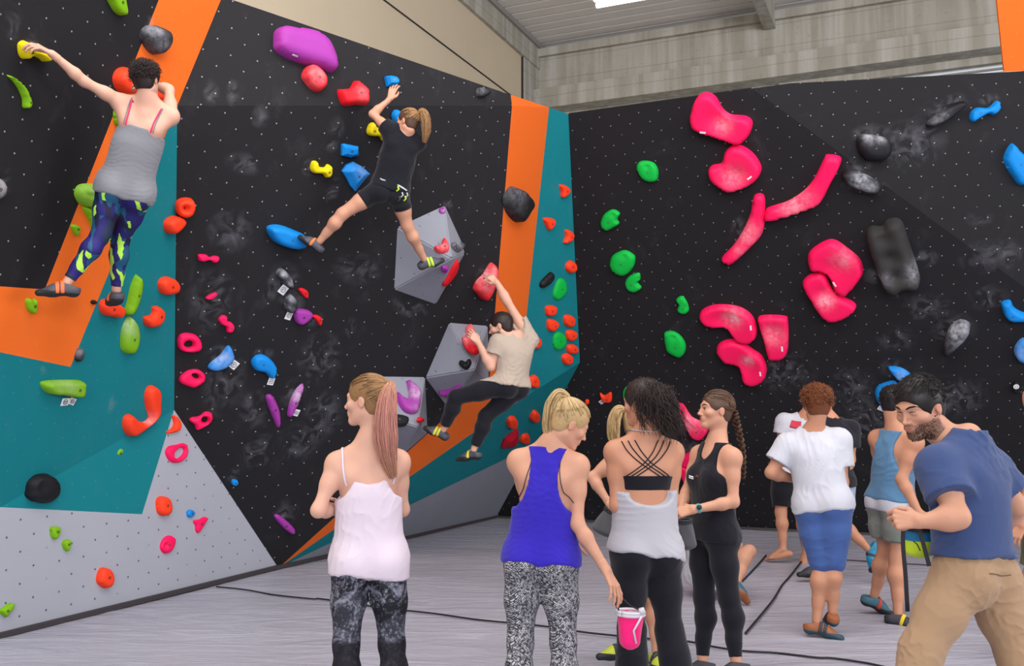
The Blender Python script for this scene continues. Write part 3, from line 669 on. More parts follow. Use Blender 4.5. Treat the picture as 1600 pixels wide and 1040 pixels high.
# teal corner
for i, (pts, lab) in enumerate([
    ([(876, 289), (886, 290), (891, 298), (886, 306), (879, 309), (878, 299)], 'coral hold on the teal corner strip, highest of all'),
    ([(851, 341), (866, 342), (867, 351), (859, 360), (854, 352)], 'coral triangular hold on the left side of the teal strip, second from top'),
    ([(885, 359), (893, 361), (897, 368), (892, 378), (882, 380), (885, 370)], 'coral half-round hold on the teal strip, third from top'),
    ([(886, 413), (893, 407), (900, 412), (901, 422), (893, 427), (886, 422)], 'coral hold at the right edge of the teal strip above the green one'),
    ([(854, 480), (862, 477), (870, 480), (868, 490), (862, 494), (855, 492)], 'coral hold left of centre on teal just under the upper green one'),
    ([(883, 494), (891, 492), (898, 497), (897, 508), (890, 511), (883, 506)], 'coral hold at the right edge, right of a coral pair'),
    ([(857, 500), (865, 499), (873, 504), (871, 512), (864, 518), (857, 514)], 'coral hold left on the teal strip above the lower green one'),
    ([(886, 519), (893, 515), (901, 519), (901, 527), (894, 533), (887, 530)], 'coral hold right above the touching coral pair near the strip bend'),
    ([(888, 540), (897, 538), (903, 543), (902, 551), (894, 553), (888, 549)], 'upper coral hold of the touching pair near the strip bend'),
    ([(880, 556), (887, 552), (895, 557), (893, 568), (885, 570), (880, 564)], 'lower coral hold of the touching pair near the strip bend'),
    ([(830, 535), (836, 526), (844, 528), (846, 537), (840, 545), (832, 542)], 'coral hold on teal just right of the shirt of the bearded man'),
    ([(827, 597), (830, 589), (838, 586), (843, 596), (840, 606), (829, 604)], 'coral hold on teal at hip height of the bearded man')]):
    h(TS, 'coral', pts, .07, lab, GT)
h(TS, 'black', [(845, 447), (846, 441), (855, 431), (863, 425), (866, 433), (860, 443), (849, 450)], .07, 'slanted black hold left of the green one on the teal strip')
h(TS, 'green', [(867, 450), (873, 437), (880, 435), (886, 443), (885, 458), (873, 469), (865, 463)], .05, 'upper green hold on the teal corner strip')
h(TS, 'green', [(866, 525), (874, 518), (884, 525), (885, 537), (876, 547), (866, 543)], .05, 'lower green hold on the teal corner strip')
h(LT, 'coral', [(793, 660), (798, 652), (806, 652), (809, 661), (804, 669), (796, 669)], .07, 'coral hold on the lower teal band beneath the dangling leg side, left one', 'coral holds on the lower teal band')
h(LT, 'coral', [(829, 652), (836, 642), (843, 646), (843, 655), (836, 660), (830, 657)], .07, 'coral hold on the lower teal band above the blonde ponytail', 'coral holds on the lower teal band')
h(LT, 'coral', [(813, 690), (818, 680), (826, 678), (828, 688), (822, 694)], .06, 'coral hold touching the blonde woman\'s shoulder on the lower teal band', 'coral holds on the lower teal band')
h(LT, 'darkred', [(785, 698), (790, 686), (806, 674), (811, 672), (811, 690), (803, 700), (787, 702)], .09, 'large dark red wedge hold on the lower teal band', sharp=True, rim=.3)
h(TS, 'darkred', [(812, 604), (818, 594), (824, 592), (822, 604), (816, 610)], .06, 'dark red hold half hidden behind the hip of the bearded man', bolt=False)
# right wall
GG = 'green holds on the right black wall'
for pts, lab, hh in [
    ([(994, 264), (998, 254), (1010, 252), (1022, 256), (1028, 268), (1026, 282), (1014, 285), (1002, 279)], 'highest green hold on the right black wall', .08),
    ([(938, 347), (944, 335), (957, 328), (968, 334), (964, 343), (967, 350), (957, 357), (947, 361), (939, 355)], 'second highest green hold on the right black wall, scalloped', .08),
    ([(952, 412), (957, 400), (974, 392), (987, 397), (992, 404), (989, 418), (978, 430), (967, 431), (955, 423)], 'widest green hold on the right wall, touching a smaller notched one', .09),
    ([(976, 443), (983, 432), (998, 427), (1000, 437), (996, 442), (1002, 450), (992, 457), (981, 454)], 'notched green hold just below the widest green one', .07),
    ([(1056, 469), (1065, 463), (1073, 472), (1076, 486), (1067, 491), (1058, 486), (1060, 477)], 'small green hold left of the pink dished crescent', .06),
    ([(1037, 528), (1039, 520), (1052, 519), (1064, 527), (1071, 540), (1069, 553), (1060, 559), (1045, 552), (1040, 545)], 'green lumpy hold on black, directly above the woman with dark curls', .09),
    ([(973, 612), (979, 605), (984, 615), (980, 626), (974, 623)], 'small green hold half hidden by dark curly hair', .06)]:
    h(RW, 'green', pts, hh, lab, GG, dish=[(pts[2][0], pts[2][1] + 8, .15, .3)])
h(RW, 'coral', [(937, 614), (944, 618), (954, 613), (956, 622), (953, 629), (941, 627)], .05, 'small coral hold with a tag on the right wall beside the blonde ponytail')
h(RW, 'coral', ell(917, 628, 3.5, 4), .04, 'tiny coral hold behind the blonde hair on the right wall', bolt=False)
h(RW, 'coral', [(900, 735), (912, 735), (917, 741), (912, 748), (902, 750)], .06, 'coral hold behind the arm of the woman in blue')
PK = 'large pink holds on the right black wall'
h(RW, 'pink', [(1077, 186), (1083, 163), (1093, 149), (1106, 146), (1118, 153), (1128, 170), (1141, 180), (1165, 183), (1175, 192), (1172, 208), (1162, 222), (1148, 227), (1118, 217), (1090, 208), (1079, 198)], 0.16, 'topmost big pink dished hold on the right wall', PK, dish=[(1122, 192, .2, .45)], chalk=[(1130, 196, .13, .6)], bolt=False, rnd=.34)
h(RW, 'pink', [(1106, 268), (1112, 260), (1127, 256), (1132, 240), (1143, 229), (1158, 229), (1175, 240), (1186, 255), (1189, 268), (1180, 284), (1160, 296), (1137, 301), (1117, 290), (1107, 278)], 0.16, 'big pink dished hold right under the topmost one', PK, dish=[(1148, 276, .22, .4)], chalk=[(1146, 277, .2, .55)], bolt=False, rnd=.34)
h(RW, 'pink', [(1196, 346), (1196, 330), (1205, 324), (1230, 316), (1255, 300), (1272, 280), (1287, 250), (1293, 243), (1314, 248), (1308, 270), (1297, 290), (1280, 320), (1255, 331), (1225, 341)], 0.14, 'long pink boomerang-shaped hold, upper right one', PK, chalk=[(1240, 322, .14, .8), (1255, 312, .14, .4)], bolt=False, rnd=.34)
h(RW, 'pink', [(1178, 307), (1193, 306), (1195, 330), (1191, 365), (1170, 390), (1147, 411), (1137, 415), (1127, 405), (1145, 385), (1160, 362), (1172, 335)], 0.11, 'pink banana-shaped hold meeting the boomerang at its left end', PK, chalk=[(1167, 365, .15, .7), (1157, 390, .1, .4)], bolt=False, rnd=.34)
h(RW, 'pink', [(1262, 403), (1270, 390), (1290, 378), (1305, 377), (1325, 390), (1343, 406), (1349, 423), (1345, 437), (1325, 460), (1315, 463), (1303, 455), (1298, 440), (1285, 427), (1266, 423)], 0.15, 'upper one of two interlocking pink comma holds', PK, dish=[(1300, 424, .2, .4)], chalk=[(1317, 405, .16, .5)], bolt=False, rnd=.34)
h(RW, 'pink', [(1254, 448), (1262, 433), (1280, 427), (1290, 433), (1296, 446), (1304, 459), (1318, 466), (1335, 475), (1337, 484), (1325, 495), (1305, 503), (1288, 500), (1272, 480)], 0.14, 'lower one of two interlocking pink comma holds', PK, dish=[(1290, 460, .14, .3)], chalk=[(1290, 470, .14, .95)], bolt=False, rnd=.34)
h(RW, 'pink', [(1092, 496), (1098, 485), (1118, 478), (1150, 480), (1172, 492), (1181, 510), (1181, 528), (1170, 537), (1152, 535), (1142, 525), (1132, 513), (1110, 512), (1097, 506)], 0.14, 'pink dished crescent hold above the lowest kidney-shaped one', PK, dish=[(1130, 504, .22, .5)], chalk=[(1145, 497, .15, .9)], bolt=False, rnd=.34)
h(RW, 'pink', [(1119, 550), (1124, 538), (1140, 532), (1158, 535), (1175, 547), (1190, 558), (1197, 575), (1195, 592), (1184, 601), (1172, 603), (1160, 597), (1156, 580), (1148, 571), (1130, 566)], 0.14, 'pink kidney-shaped hold, lowest big one above the braided woman', PK, dish=[(1163, 575, .2, .4)], chalk=[(1168, 564, .1, 1)], bolt=False, rnd=.34)
h(RW, 'pink', [(1184, 498), (1195, 494), (1224, 495), (1231, 503), (1231, 545), (1225, 560), (1210, 563), (1200, 560), (1193, 535), (1186, 512)], 0.12, 'upright pink shield-shaped hold right of the dished crescent', PK, dish=[(1207, 520, .22, .3)], chalk=[(1208, 525, .2, .6)], bolt=False, rnd=.34)
h(RW, 'pink', [(1058, 635), (1067, 633), (1080, 652), (1098, 662), (1106, 674), (1095, 687), (1080, 683), (1068, 662)], .1, 'pink bar hold in front of the face of the braided woman', PK, chalk=[(1077, 660, .25, .7)], rnd=.34)
h(RW, 'pink', [(1058, 718), (1090, 704), (1106, 712), (1095, 730), (1066, 729)], .1, 'pink hold behind the shoulder of the braided woman, upper one', PK, bolt=False, rnd=.34)
h(RW, 'pink', [(1058, 729), (1068, 727), (1086, 742), (1092, 760), (1074, 762), (1064, 745)], .1, 'pink hold behind the elbow of the braided woman, lower one', PK, bolt=False, rnd=.34)
BK = 'big black holds on the right black wall'
h(RW2, 'black', [(1340, 215), (1352, 210), (1380, 213), (1393, 222), (1393, 240), (1380, 252), (1355, 250), (1342, 236)], .2, 'round black hold chalked on top, upper right wall', BK, chalk=[(1358, 213, .18, 1.5), (1375, 215, .16, 1.2)])
h(RW2, 'black', [(1449, 192), (1465, 178), (1490, 162), (1508, 158), (1510, 166), (1490, 182), (1465, 196), (1452, 198)], .14, 'slanted long black hold near the top, left of the blue bone', BK, chalk=[(1465, 182, .25, .6)])
h(RW, 'black', [(1315, 275), (1325, 268), (1350, 273), (1376, 288), (1372, 302), (1350, 300), (1325, 290)], .14, 'black hold streaked white, right of the pink boomerang', BK, chalk=[(1345, 281, .22, 1.5), (1358, 293, .16, 1.3)])
h(RW, 'charcoal', [(1353, 368), (1362, 357), (1378, 357), (1385, 348), (1400, 344), (1411, 352), (1420, 380), (1435, 425), (1438, 445), (1430, 454), (1412, 454), (1400, 462), (1385, 458), (1375, 440), (1358, 395)], .24, 'huge black twin-capsule hold in the middle of the right wall', BK, chalk=[(1430, 425, .12, .9), (1377, 438, .1, .9)], dish=[(1380, 375, .09, .3), (1391, 405, .09, .3), (1402, 435, .09, .3)], rnd=.5)
h(RW, 'black', [(1473, 552), (1478, 530), (1485, 513), (1500, 502), (1516, 508), (1513, 525), (1500, 540), (1483, 555)], .16, 'black hold almost white with chalk, above the man in navy', BK, chalk=[(1495, 515, .4, 1.5), (1503, 528, .3, 1.2)], bolt=False, ridges=2)
BL = 'blue holds on the right black wall'
h(RW2, 'blue', [(1516, 185), (1518, 175), (1528, 168), (1545, 168), (1557, 158), (1564, 160), (1563, 172), (1553, 180), (1545, 178), (1532, 185), (1521, 191)], .1, 'blue bone-shaped hold near the top right corner', BL)
h(RW2, 'blue', [(1571, 255), (1572, 240), (1583, 224), (1595, 235), (1610, 250), (1620, 275), (1597, 290), (1585, 278)], .14, 'big blue pointed hold cut by the right picture edge, highest there', BL)
h(RW, 'blue', [(1565, 480), (1567, 473), (1579, 471), (1585, 482), (1600, 490), (1618, 490), (1614, 500), (1590, 503), (1573, 499)], .12, 'blue hook-shaped hold at the right picture edge', BL)
h(RW, 'blue', [(1585, 550), (1588, 540), (1597, 531), (1610, 535), (1612, 560), (1598, 567), (1588, 560)], .12, 'blue chalky hold at the right picture edge below the hook-shaped one', BL, chalk=[(1598, 550, .4, .5)], bolt=False)
h(RW, 'blue', [(1388, 576), (1395, 574), (1410, 577), (1424, 588), (1412, 596), (1400, 592)], .1, 'blue shark-fin hold above the head of the man in navy', BL, chalk=[(1407, 587, .25, .6)])
h(RW, 'blue', [(1367, 618), (1370, 607), (1382, 600), (1400, 598), (1405, 620), (1395, 640), (1384, 638), (1372, 630)], .12, 'round blue hold left of the head of the man in navy', BL)
b9 = h(RW, 'black', ell(1588, 606, 7, 9), .06, 'small black hold with a round white sticker by the right edge', BK, bolt=False)
c = ray_on(RW, 1588, 604, .066) + RW.n * .066 - b9.location
tubes('round_sticker', [[c - RW.n * .003, c + RW.n * .001]], [.03], M_TAG, b9, 16, False).matrix_parent_inverse = Matrix()
tubes('sticker_mark', [[c + RW.n * .0015 + RW.u * math.cos(t) * .016 + RW.v * math.sin(t) * .016 for t in np.linspace(0, 6.28, 14)]], [.002], M_INK, b9, 4).matrix_parent_inverse = Matrix()
# paper tags
tag(UL, 103, 628, 14, 11, 4, 'left white paper tag under the wide lime wedge'); tag(UL, 114, 627, 12, 10, -14, 'right white paper tag under the wide lime wedge')
tag(BP, 366, 570, 12, 13, -32, 'white paper tag right of the blue fin hold'); tag(BP, 424, 596, 10, 12, -6, 'white paper tag under the blue curved hold', '=')
tag(BP, 443, 453, 12, 14, -28, 'square white paper tag under the upper black chalky hold'); tag(BP, 452, 493, 10, 14, -12, 'white paper tag left of the purple wedge')
tag(BP, 464, 645, 8, 11, -14, 'small white paper tag beside the pointed purple hold', '='); tag(RW, 940, 628, 8, 7, 32, 'small white paper tag at the small coral hold', '=')
tag(RW, 1381, 640, 17, 8, -28, 'white paper tag under the round blue hold', '='); tag(RW, 1062, 662, 7, 9, 20, 'white paper tag left of the pink bar hold', '=')

# --- chalk dust smudges left on the panels
m = N('chalk_dust'); uvn = m.uv(); sp = m.n('ShaderNodeSeparateXYZ'); m.l(uvn, sp.inputs[0])
ob = m.obj(); n1 = m.noise(6, 3, ob, .55, 1.8); dx = m.math('SUBTRACT', sp.outputs[0], .5); dy = m.math('SUBTRACT', sp.outputs[1], .5)
r2 = m.math('SQRT', m.math('ADD', m.math('MULTIPLY', dx, dx), m.math('MULTIPLY', dy, dy)))
fall = m.ramp(r2, .05, .48, 1, 0); a = m.math('MULTIPLY', fall, m.ramp(n1, .42, .85, 0, .24))
m.col(srgb(200, 200, 212)); m.rough(1); m.l(a, m.b.inputs['Alpha']); M_DUST = m.m
def smudge(plane, x, y, w, hgt, rot, parent):
    c = ray_on(plane, x, y, .002) + plane.n * .0018; d = (c - Vector((0, 0, CAMH))).length / FPX; r = math.radians(rot)
    a = plane.u * math.cos(r) + plane.v * math.sin(r); b = -plane.u * math.sin(r) + plane.v * math.cos(r)
    q = [c + a * (i * w * d) + b * (j * hgt * d) for i, j in ((-1, -1), (1, -1), (1, 1), (-1, 1))]
    me = mesh(q, [(0, 1, 2, 3)]); uvl = me.uv_layers.new(name='uv')
    for k, t in enumerate(((0, 0), (1, 0), (1, 1), (0, 1))): uvl.data[k].uv = t
    rel(link('chalk_smudge', me, M_DUST), parent)
for s in [(330, 145, 14, 24), (365, 146, 13, 24), (20, 40, 18, 22), (50, 66, 14, 14), (235, 38, 14, 16), (5, 285, 18, 25), (126, 546, 14, 16), (175, 630, 10, 18), (60, 580, 20, 12)]:
    pl, pa = (UB, wall_middle) if s[0] > 300 else (UL, wall_left); smudge(pl, s[0], s[1], s[2], s[3], 0, pa)
for s in [(407, 182, 16, 22, 0), (525, 202, 16, 24, 10), (517, 226, 14, 14, 0), (446, 432, 30, 26, -40), (425, 450, 18, 40, -25), (455, 472, 26, 26, 0), (520, 295, 14, 30, 0), (483, 262, 14, 16, 0), (547, 512, 12, 20, 0), (490, 498, 22, 16, 0), (345, 553, 26, 20, 30), (412, 553, 24, 12, 0), (460, 612, 24, 30, -25), (470, 690, 40, 40, 0), (405, 705, 34, 34, 0), (350, 600, 40, 60, 0), (500, 560, 44, 50, 0), (385, 255, 40, 20, 0), (360, 360, 40, 40, 0), (446, 800, 26, 26, 0), (700, 318, 12, 10, 0), (630, 480, 34, 14, -25), (505, 650, 40, 50, 0), (330, 470, 40, 60, 0), (560, 420, 50, 30, 0), (755, 430, 18, 18, 0), (365, 742, 12, 16, 0), (650, 480, 30, 12, -20), (395, 640, 26, 40, 10)]:
    smudge(BP, *s, wall_middle)
for s in [(1442, 405, 24, 18, 0), (1364, 430, 16, 16, 0), (1345, 262, 34, 14, -15), (1352, 290, 40, 16, -15), (1358, 208, 30, 16, 0), (1400, 530, 30, 26, 0), (1490, 515, 34, 34, 40), (1545, 465, 30, 24, 0), (1155, 358, 16, 24, 0), (1220, 580, 60, 40, 0), (1330, 610, 40, 50, 0), (1365, 655, 44, 50, 0), (1480, 620, 60, 40, 0), (1450, 480, 40, 26, 0), (1075, 700, 30, 20, 0), (1395, 575, 22, 20, 0), (1420, 225, 60, 40, 0), (1550, 400, 50, 30, 0), (1530, 340, 20, 16, 0), (1300, 690, 50, 30, 0), (1480, 168, 34, 20, 20), (1545, 155, 16, 10, 0)]:
    smudge(RW if s[1] > 260 else RW2, *(s if len(s) == 5 else s + (0,)), wall_right)

# small moulded white marks on the big holds
bpy.context.view_layer.update()
def mark(x, y, w, hgt, rot):
    dg = bpy.context.evaluated_depsgraph_get(); o0 = Vector((0, 0, CAMH)); dr = (P(x, y, 1) - o0).normalized()
    hit, loc, nrm, _, ob, _ = SC.ray_cast(dg, o0, dr)
    if not hit or ob.name.split('.')[0] != 'climbing_hold': return
    d = (loc - o0).length / FPX; up = Vector((0, 0, 1)); a = up.cross(nrm).normalized(); b = nrm.cross(a); r = math.radians(rot); a, b = a * math.cos(r) + b * math.sin(r), b * math.cos(r) - a * math.sin(r)
    if a.x < 0: a = -a
    q = [loc + nrm * k + a * (i * w * d / 2) + b * (j * hgt * d / 2) - ob.location for k in (.004, .001) for i, j in ((-1, -1), (1, -1), (1, 1), (-1, 1))]
    link('printed_mark', mesh(q, [(0, 1, 2, 3), (7, 6, 5, 4), (0, 4, 5, 1), (1, 5, 6, 2), (2, 6, 7, 3), (3, 7, 4, 0)]), M_TAG, ob)
for a in ((462, 87, 11, 3, -18), (1098, 207, 9, 3, -12), (1171, 278, 8, 2.5, 28), (1304, 444, 2.5, 8, 22), (1173, 512, 2.5, 8, 8), (1188, 584, 2.5, 7, 0), (1222, 545, 2.5, 8, 0)): mark(*a)
# ------------------------------------------------------------------ people: implicit surfaces polygonised with surface nets
def vn(v): v = np.asarray(v, float); return v / (np.linalg.norm(v) + 1e-12)
def A3(v): return np.array([v[0], v[1], v[2]], float)
class Prim:
    """kind 'c' tapered capsule a-b (optionally flattened across w), kind 'e' ellipsoid with axes R"""
    def __init__(s, kind, a, b=None, r=(.1, .1), k=.03, w=None, ratio=1.0, R=None, tag='', cuts=(), sub=False):
        s.kind, s.a, s.b, s.r, s.k, s.w, s.ratio, s.R, s.tag, s.cuts, s.sub = kind, A3(a), None if b is None else A3(b), r, k, w, ratio, R, tag, list(cuts), sub
    def bbox(s):
        if s.kind == 'c':
            m = max(s.r) * max(1, s.ratio); return np.minimum(s.a, s.b) - m, np.maximum(s.a, s.b) + m
        m = max(s.r); return s.a - m, s.a + m
    def inflate(s, t, k=None):
        q = Prim(s.kind, s.a, s.b, tuple(x + t for x in s.r), s.k if k is None else k, s.w, s.ratio, s.R, s.tag, s.cuts, s.sub); return q
    def dist(s, X, Y, Z):
        if s.kind == 'c':
            ab = s.b - s.a; L = ab @ ab + 1e-12; px, py, pz = X - s.a[0], Y - s.a[1], Z - s.a[2]
            t = np.clip((px * ab[0] + py * ab[1] + pz * ab[2]) / L, 0, 1)
            dx, dy, dz = px - t * ab[0], py - t * ab[1], pz - t * ab[2]; rr = s.r[0] + (s.r[1] - s.r[0]) * t
            if s.w is None: return np.sqrt(dx * dx + dy * dy + dz * dz) - rr
            w = s.w; pw = dx * w[0] + dy * w[1] + dz * w[2]; d2 = dx * dx + dy * dy + dz * dz
            q = np.sqrt(np.maximum(d2 - pw * pw, 0) + (pw / s.ratio) ** 2)
            return (q - rr) * min(1.0, s.ratio ** .5)
        R = s.R if s.R is not None else np.eye(3); px, py, pz = X - s.a[0], Y - s.a[1], Z - s.a[2]
        k0 = 0; k1 = 0
        for i in range(3):
            c = px * R[i][0] + py * R[i][1] + pz * R[i][2]; q = (c / s.r[i]) ** 2; k0 = k0 + q; k1 = k1 + q / s.r[i] ** 2
        k0 = np.sqrt(k0); k1 = np.sqrt(k1) + 1e-9
        return k0 * (k0 - 1.0) / k1
def field(prims, vox, noise=None, cuts=(), pad=.02, keep=None):
    lo = np.min([p.bbox()[0] for p in prims if not p.sub], axis=0) - pad; hi = np.max([p.bbox()[1] for p in prims if not p.sub], axis=0) + pad
    n = np.ceil((hi - lo) / vox).astype(int) + 1
    ax_ = [(lo[i] + vox * np.arange(n[i])).astype(np.float32) for i in range(3)]
    D = np.full(tuple(n), .12, np.float32)
    for p in prims:
        a, b = p.bbox(); m = p.k + .03; i0 = np.maximum(np.floor((a - m - lo) / vox).astype(int), 0); i1 = np.minimum(np.ceil((b + m - lo) / vox).astype(int) + 1, n)
        if (i1 <= i0).any(): continue
        sl = tuple(slice(i0[i], i1[i]) for i in range(3))
        X, Y, Z = ax_[0][sl[0]][:, None, None], ax_[1][sl[1]][None, :, None], ax_[2][sl[2]][None, None, :]
        d = p.dist(X, Y, Z).astype(np.float32)
        for (cp, cn) in p.cuts: d = np.maximum(d, (X - cp[0]) * cn[0] + (Y - cp[1]) * cn[1] + (Z - cp[2]) * cn[2])
        O = D[sl]; k = p.k
        if p.sub:
            h = np.maximum(k - np.abs(-d - O), 0) / k; D[sl] = np.maximum(O, -d) + h * h * k * .25
        else:
            h = np.maximum(k - np.abs(d - O), 0) / k; D[sl] = np.minimum(O, d) - h * h * k * .25
    X, Y, Z = ax_[0][:, None, None], ax_[1][None, :, None], ax_[2][None, None, :]
    if noise is not None:
        m = np.abs(D) < .04
        idx = np.nonzero(m); D[idx] += noise(ax_[0][idx[0]], ax_[1][idx[1]], ax_[2][idx[2]]).astype(np.float32)
    for (cp, cn) in cuts: D = np.maximum(D, ((X - cp[0]) * cn[0] + (Y - cp[1]) * cn[1] + (Z - cp[2]) * cn[2]).astype(np.float32))
    if keep is not None: D = np.maximum(D, keep(X, Y, Z).astype(np.float32))
    D[0], D[-1] = .1, .1; D[:, 0], D[:, -1] = .1, .1; D[:, :, 0], D[:, :, -1] = .1, .1
    return D, lo, vox
def nets(D, lo, vox):
    s = D < 0; c = s.astype(np.int8)
    sm = sum(c[i:c.shape[0] - 1 + i, j:c.shape[1] - 1 + j, k:c.shape[2] - 1 + k] for i in (0, 1) for j in (0, 1) for k in (0, 1))
    I = np.argwhere((sm > 0) & (sm < 8))
    if len(I) == 0: return np.zeros((0, 3)), np.zeros((0, 4), int)
    cor = [(i, j, k) for i in (0, 1) for j in (0, 1) for k in (0, 1)]
    val = {q: D[I[:, 0] + q[0], I[:, 1] + q[1], I[:, 2] + q[2]] for q in cor}
    acc = np.zeros((len(I), 3)); cnt = np.zeros(len(I))
    for q in cor:
        for a in range(3):
            if q[a] == 0:
                q2 = tuple(q[i] + (i == a) for i in range(3)); v0, v1 = val[q], val[q2]; cr = (v0 < 0) != (v1 < 0)
                t = np.where(cr, v0 / np.where(cr, v0 - v1, 1), 0); p = np.tile(np.array(q, float), (len(I), 1)); p[:, a] += t
                acc += p * cr[:, None]; cnt += cr
    V = (I + acc / cnt[:, None]) * vox + lo
    im = np.full(tuple(np.array(D.shape) - 1), -1, np.int32); im[I[:, 0], I[:, 1], I[:, 2]] = np.arange(len(I)); F = []
    for a in range(3):
        b, c_ = (a + 1) % 3, (a + 2) % 3
        s0 = [slice(None)] * 3; s1 = [slice(None)] * 3; s0[a] = slice(0, -1); s1[a] = slice(1, None)
        ch = s[tuple(s0)] != s[tuple(s1)]; E = np.argwhere(ch); E = E[(E[:, b] > 0) & (E[:, c_] > 0) & (E[:, b] < D.shape[b] - 1) & (E[:, c_] < D.shape[c_] - 1)]
        def cell(db, dc):
            q = E.copy(); q[:, b] -= db; q[:, c_] -= dc; return im[q[:, 0], q[:, 1], q[:, 2]]
        Q = np.stack([cell(1, 1), cell(0, 1), cell(0, 0), cell(1, 0)], 1); flip = ~s[E[:, 0], E[:, 1], E[:, 2]]
        Q[flip] = Q[flip][:, ::-1]; F.append(Q)
    F = np.concatenate(F); F = F[(F >= 0).all(1)]
    return V, F
def smoothV(V, F, it=1, lam=.5):
    for _ in range(it):
        acc = np.zeros_like(V); cnt = np.zeros(len(V))
        for i in range(4):
            a, b = F[:, i], F[:, (i + 1) % 4]
            np.add.at(acc, a, V[b]); np.add.at(cnt, a, 1); np.add.at(acc, b, V[a]); np.add.at(cnt, b, 1)
        V = V + lam * (acc / np.maximum(cnt, 1)[:, None] - V)
    return V
def np_mesh(V, F, name='m'):
    me = bpy.data.meshes.new(name); me.vertices.add(len(V)); me.vertices.foreach_set('co', np.asarray(V, np.float32).ravel())
    k = F.shape[1]; me.loops.add(len(F) * k); me.loops.foreach_set('vertex_index', F.astype(np.int32).ravel())
    me.polygons.add(len(F)); me.polygons.foreach_set('loop_start', np.arange(0, len(F) * k, k, dtype=np.int32)); me.polygons.foreach_set('loop_total', np.full(len(F), k, np.int32))
    me.update(calc_edges=True); me.validate(); me.polygons.foreach_set('use_smooth', [True] * len(me.polygons)); return me
def frame(f, u):
    u = vn(u); f = vn(np.asarray(f) - u * np.dot(f, u)); r = np.cross(f, u); return r, f, u      # right, forward, up
def ydir(deg): a = math.radians(deg); return np.array([math.sin(a), math.cos(a), 0.0])
CO = np.array([0, 0, CAMH])
def PX(x, y, d): return A3(P(x, y, d))
def bone(parent, x, y, L, sign):
    """point at distance L from parent on the view ray through the pixel; sign -1 nearer, +1 farther"""
    dr = vn(A3(P(x, y, 1)) - CO); oc = CO - parent; b = oc @ dr; c = oc @ oc - L * L; disc = b * b - c
    t = -b if disc <= 0 else -b + (sign if sign else 0) * math.sqrt(disc)
    p = CO + dr * t
    if disc > 0 and abs(sign) < 1: p = CO + dr * (-b + sign * math.sqrt(disc))
    return p
def wrinkle(amp, f=38.0, seed=0, axis=(0, 0, 1)):
    rg = np.random.RandomState(seed); w = [(vn(rg.normal(size=3) + np.array(axis) * 1.2), rg.uniform(.5, 1.6), rg.uniform(0, 6)) for _ in range(5)]
    def fn(x, y, z):
        q = .9 * np.sin(11 * x + 3 + 2 * np.sin(9 * z)) + .9 * np.sin(12 * y - 9 * z + 2 * np.sin(8 * x)); o = 0
        for n_, s_, ph in w: o = o + np.sin((x * n_[0] + y * n_[1] + z * n_[2]) * f * 2.4 * s_ + ph + 1.6 * q)
        return -amp * 1.5 * ((1 - np.abs(np.tanh(o * .7))) ** 1.3 - .25) * (.6 + .4 * np.sin(q))
    return fn
def skin_mat(name, c, hair=0.0):
    m = N(name); ob = m.obj(); n1 = m.noise(5, 4, ob); n2 = m.noise(120, 2, ob)
    base = m.mix(n1, tuple(x * .92 for x in c[:3]) + (1,), tuple(min(1, x * 1.06) for x in c[:3]) + (1,))
    at = m.n('ShaderNodeAttribute', attribute_name='blush')
    base = m.mix(m.math('MULTIPLY', at.outputs['Fac'], .62), base, srgb(176, 72, 70))
    be = m.n('ShaderNodeAttribute', attribute_name='beard')
    base = m.mix(m.math('MULTIPLY', be.outputs['Fac'], m.ramp(m.noise(260, 2, ob), .3, .6, .45, .95)), base, srgb(38, 27, 24))
    m.col(base); m.rough(.5); m.b.inputs['Specular IOR Level'].default_value = .32
    m.b.inputs['Subsurface Weight'].default_value = .12; m.b.inputs['Subsurface Radius'].default_value = (.02, .008, .005)
    m.bump(n2, .06, .002); return m.m
SK_FAIR = skin_mat('fair_skin', srgb(214, 164, 142)); SK_TAN = skin_mat('tanned_skin', srgb(192, 136, 108)); SK_MID = skin_mat('light_skin', srgb(202, 148, 122))
def hair_mat(name, c1, c2, grad=None):
    m = N(name); ob = m.obj(); at = m.n('ShaderNodeAttribute', attribute_name='strand')
    base = m.mix(at.outputs['Fac'], c1, c2)
    if grad: base = m.mix(m.n('ShaderNodeAttribute', attribute_name='tip').outputs['Fac'], base, grad)
    m.col(m.mix(m.math('MULTIPLY', m.noise(60, 3, ob), .35), base, tuple(x * .35 for x in c1[:3]) + (1,)))
    m.rough(.45); m.b.inputs['Specular IOR Level'].default_value = .35; return m.m
def fabric(name, c, rough=.9, weave=260, bump=.25, var=.05):
    if name in MATS: return MATS[name]
    m = N(name); ob = m.obj(); n1 = m.noise(7, 4, ob); n2 = m.noise(weave, 2, ob)
    m.col(m.mix(n1, tuple(x * (1 - var) for x in c[:3]) + (1,), tuple(min(1, x * (1 + var)) for x in c[:3]) + (1,)))
    m.rough(rough); m.b.inputs['Specular IOR Level'].default_value = .2; m.b.inputs['Sheen Weight'].default_value = .15; m.bump(n2, bump, .002)
    MATS[name] = m.m; return m.m
M_EYE = simple('eye_white', srgb(196, 188, 184), .25, var=.01); M_IRIS = simple('eye_iris', srgb(60, 40, 30), .2)
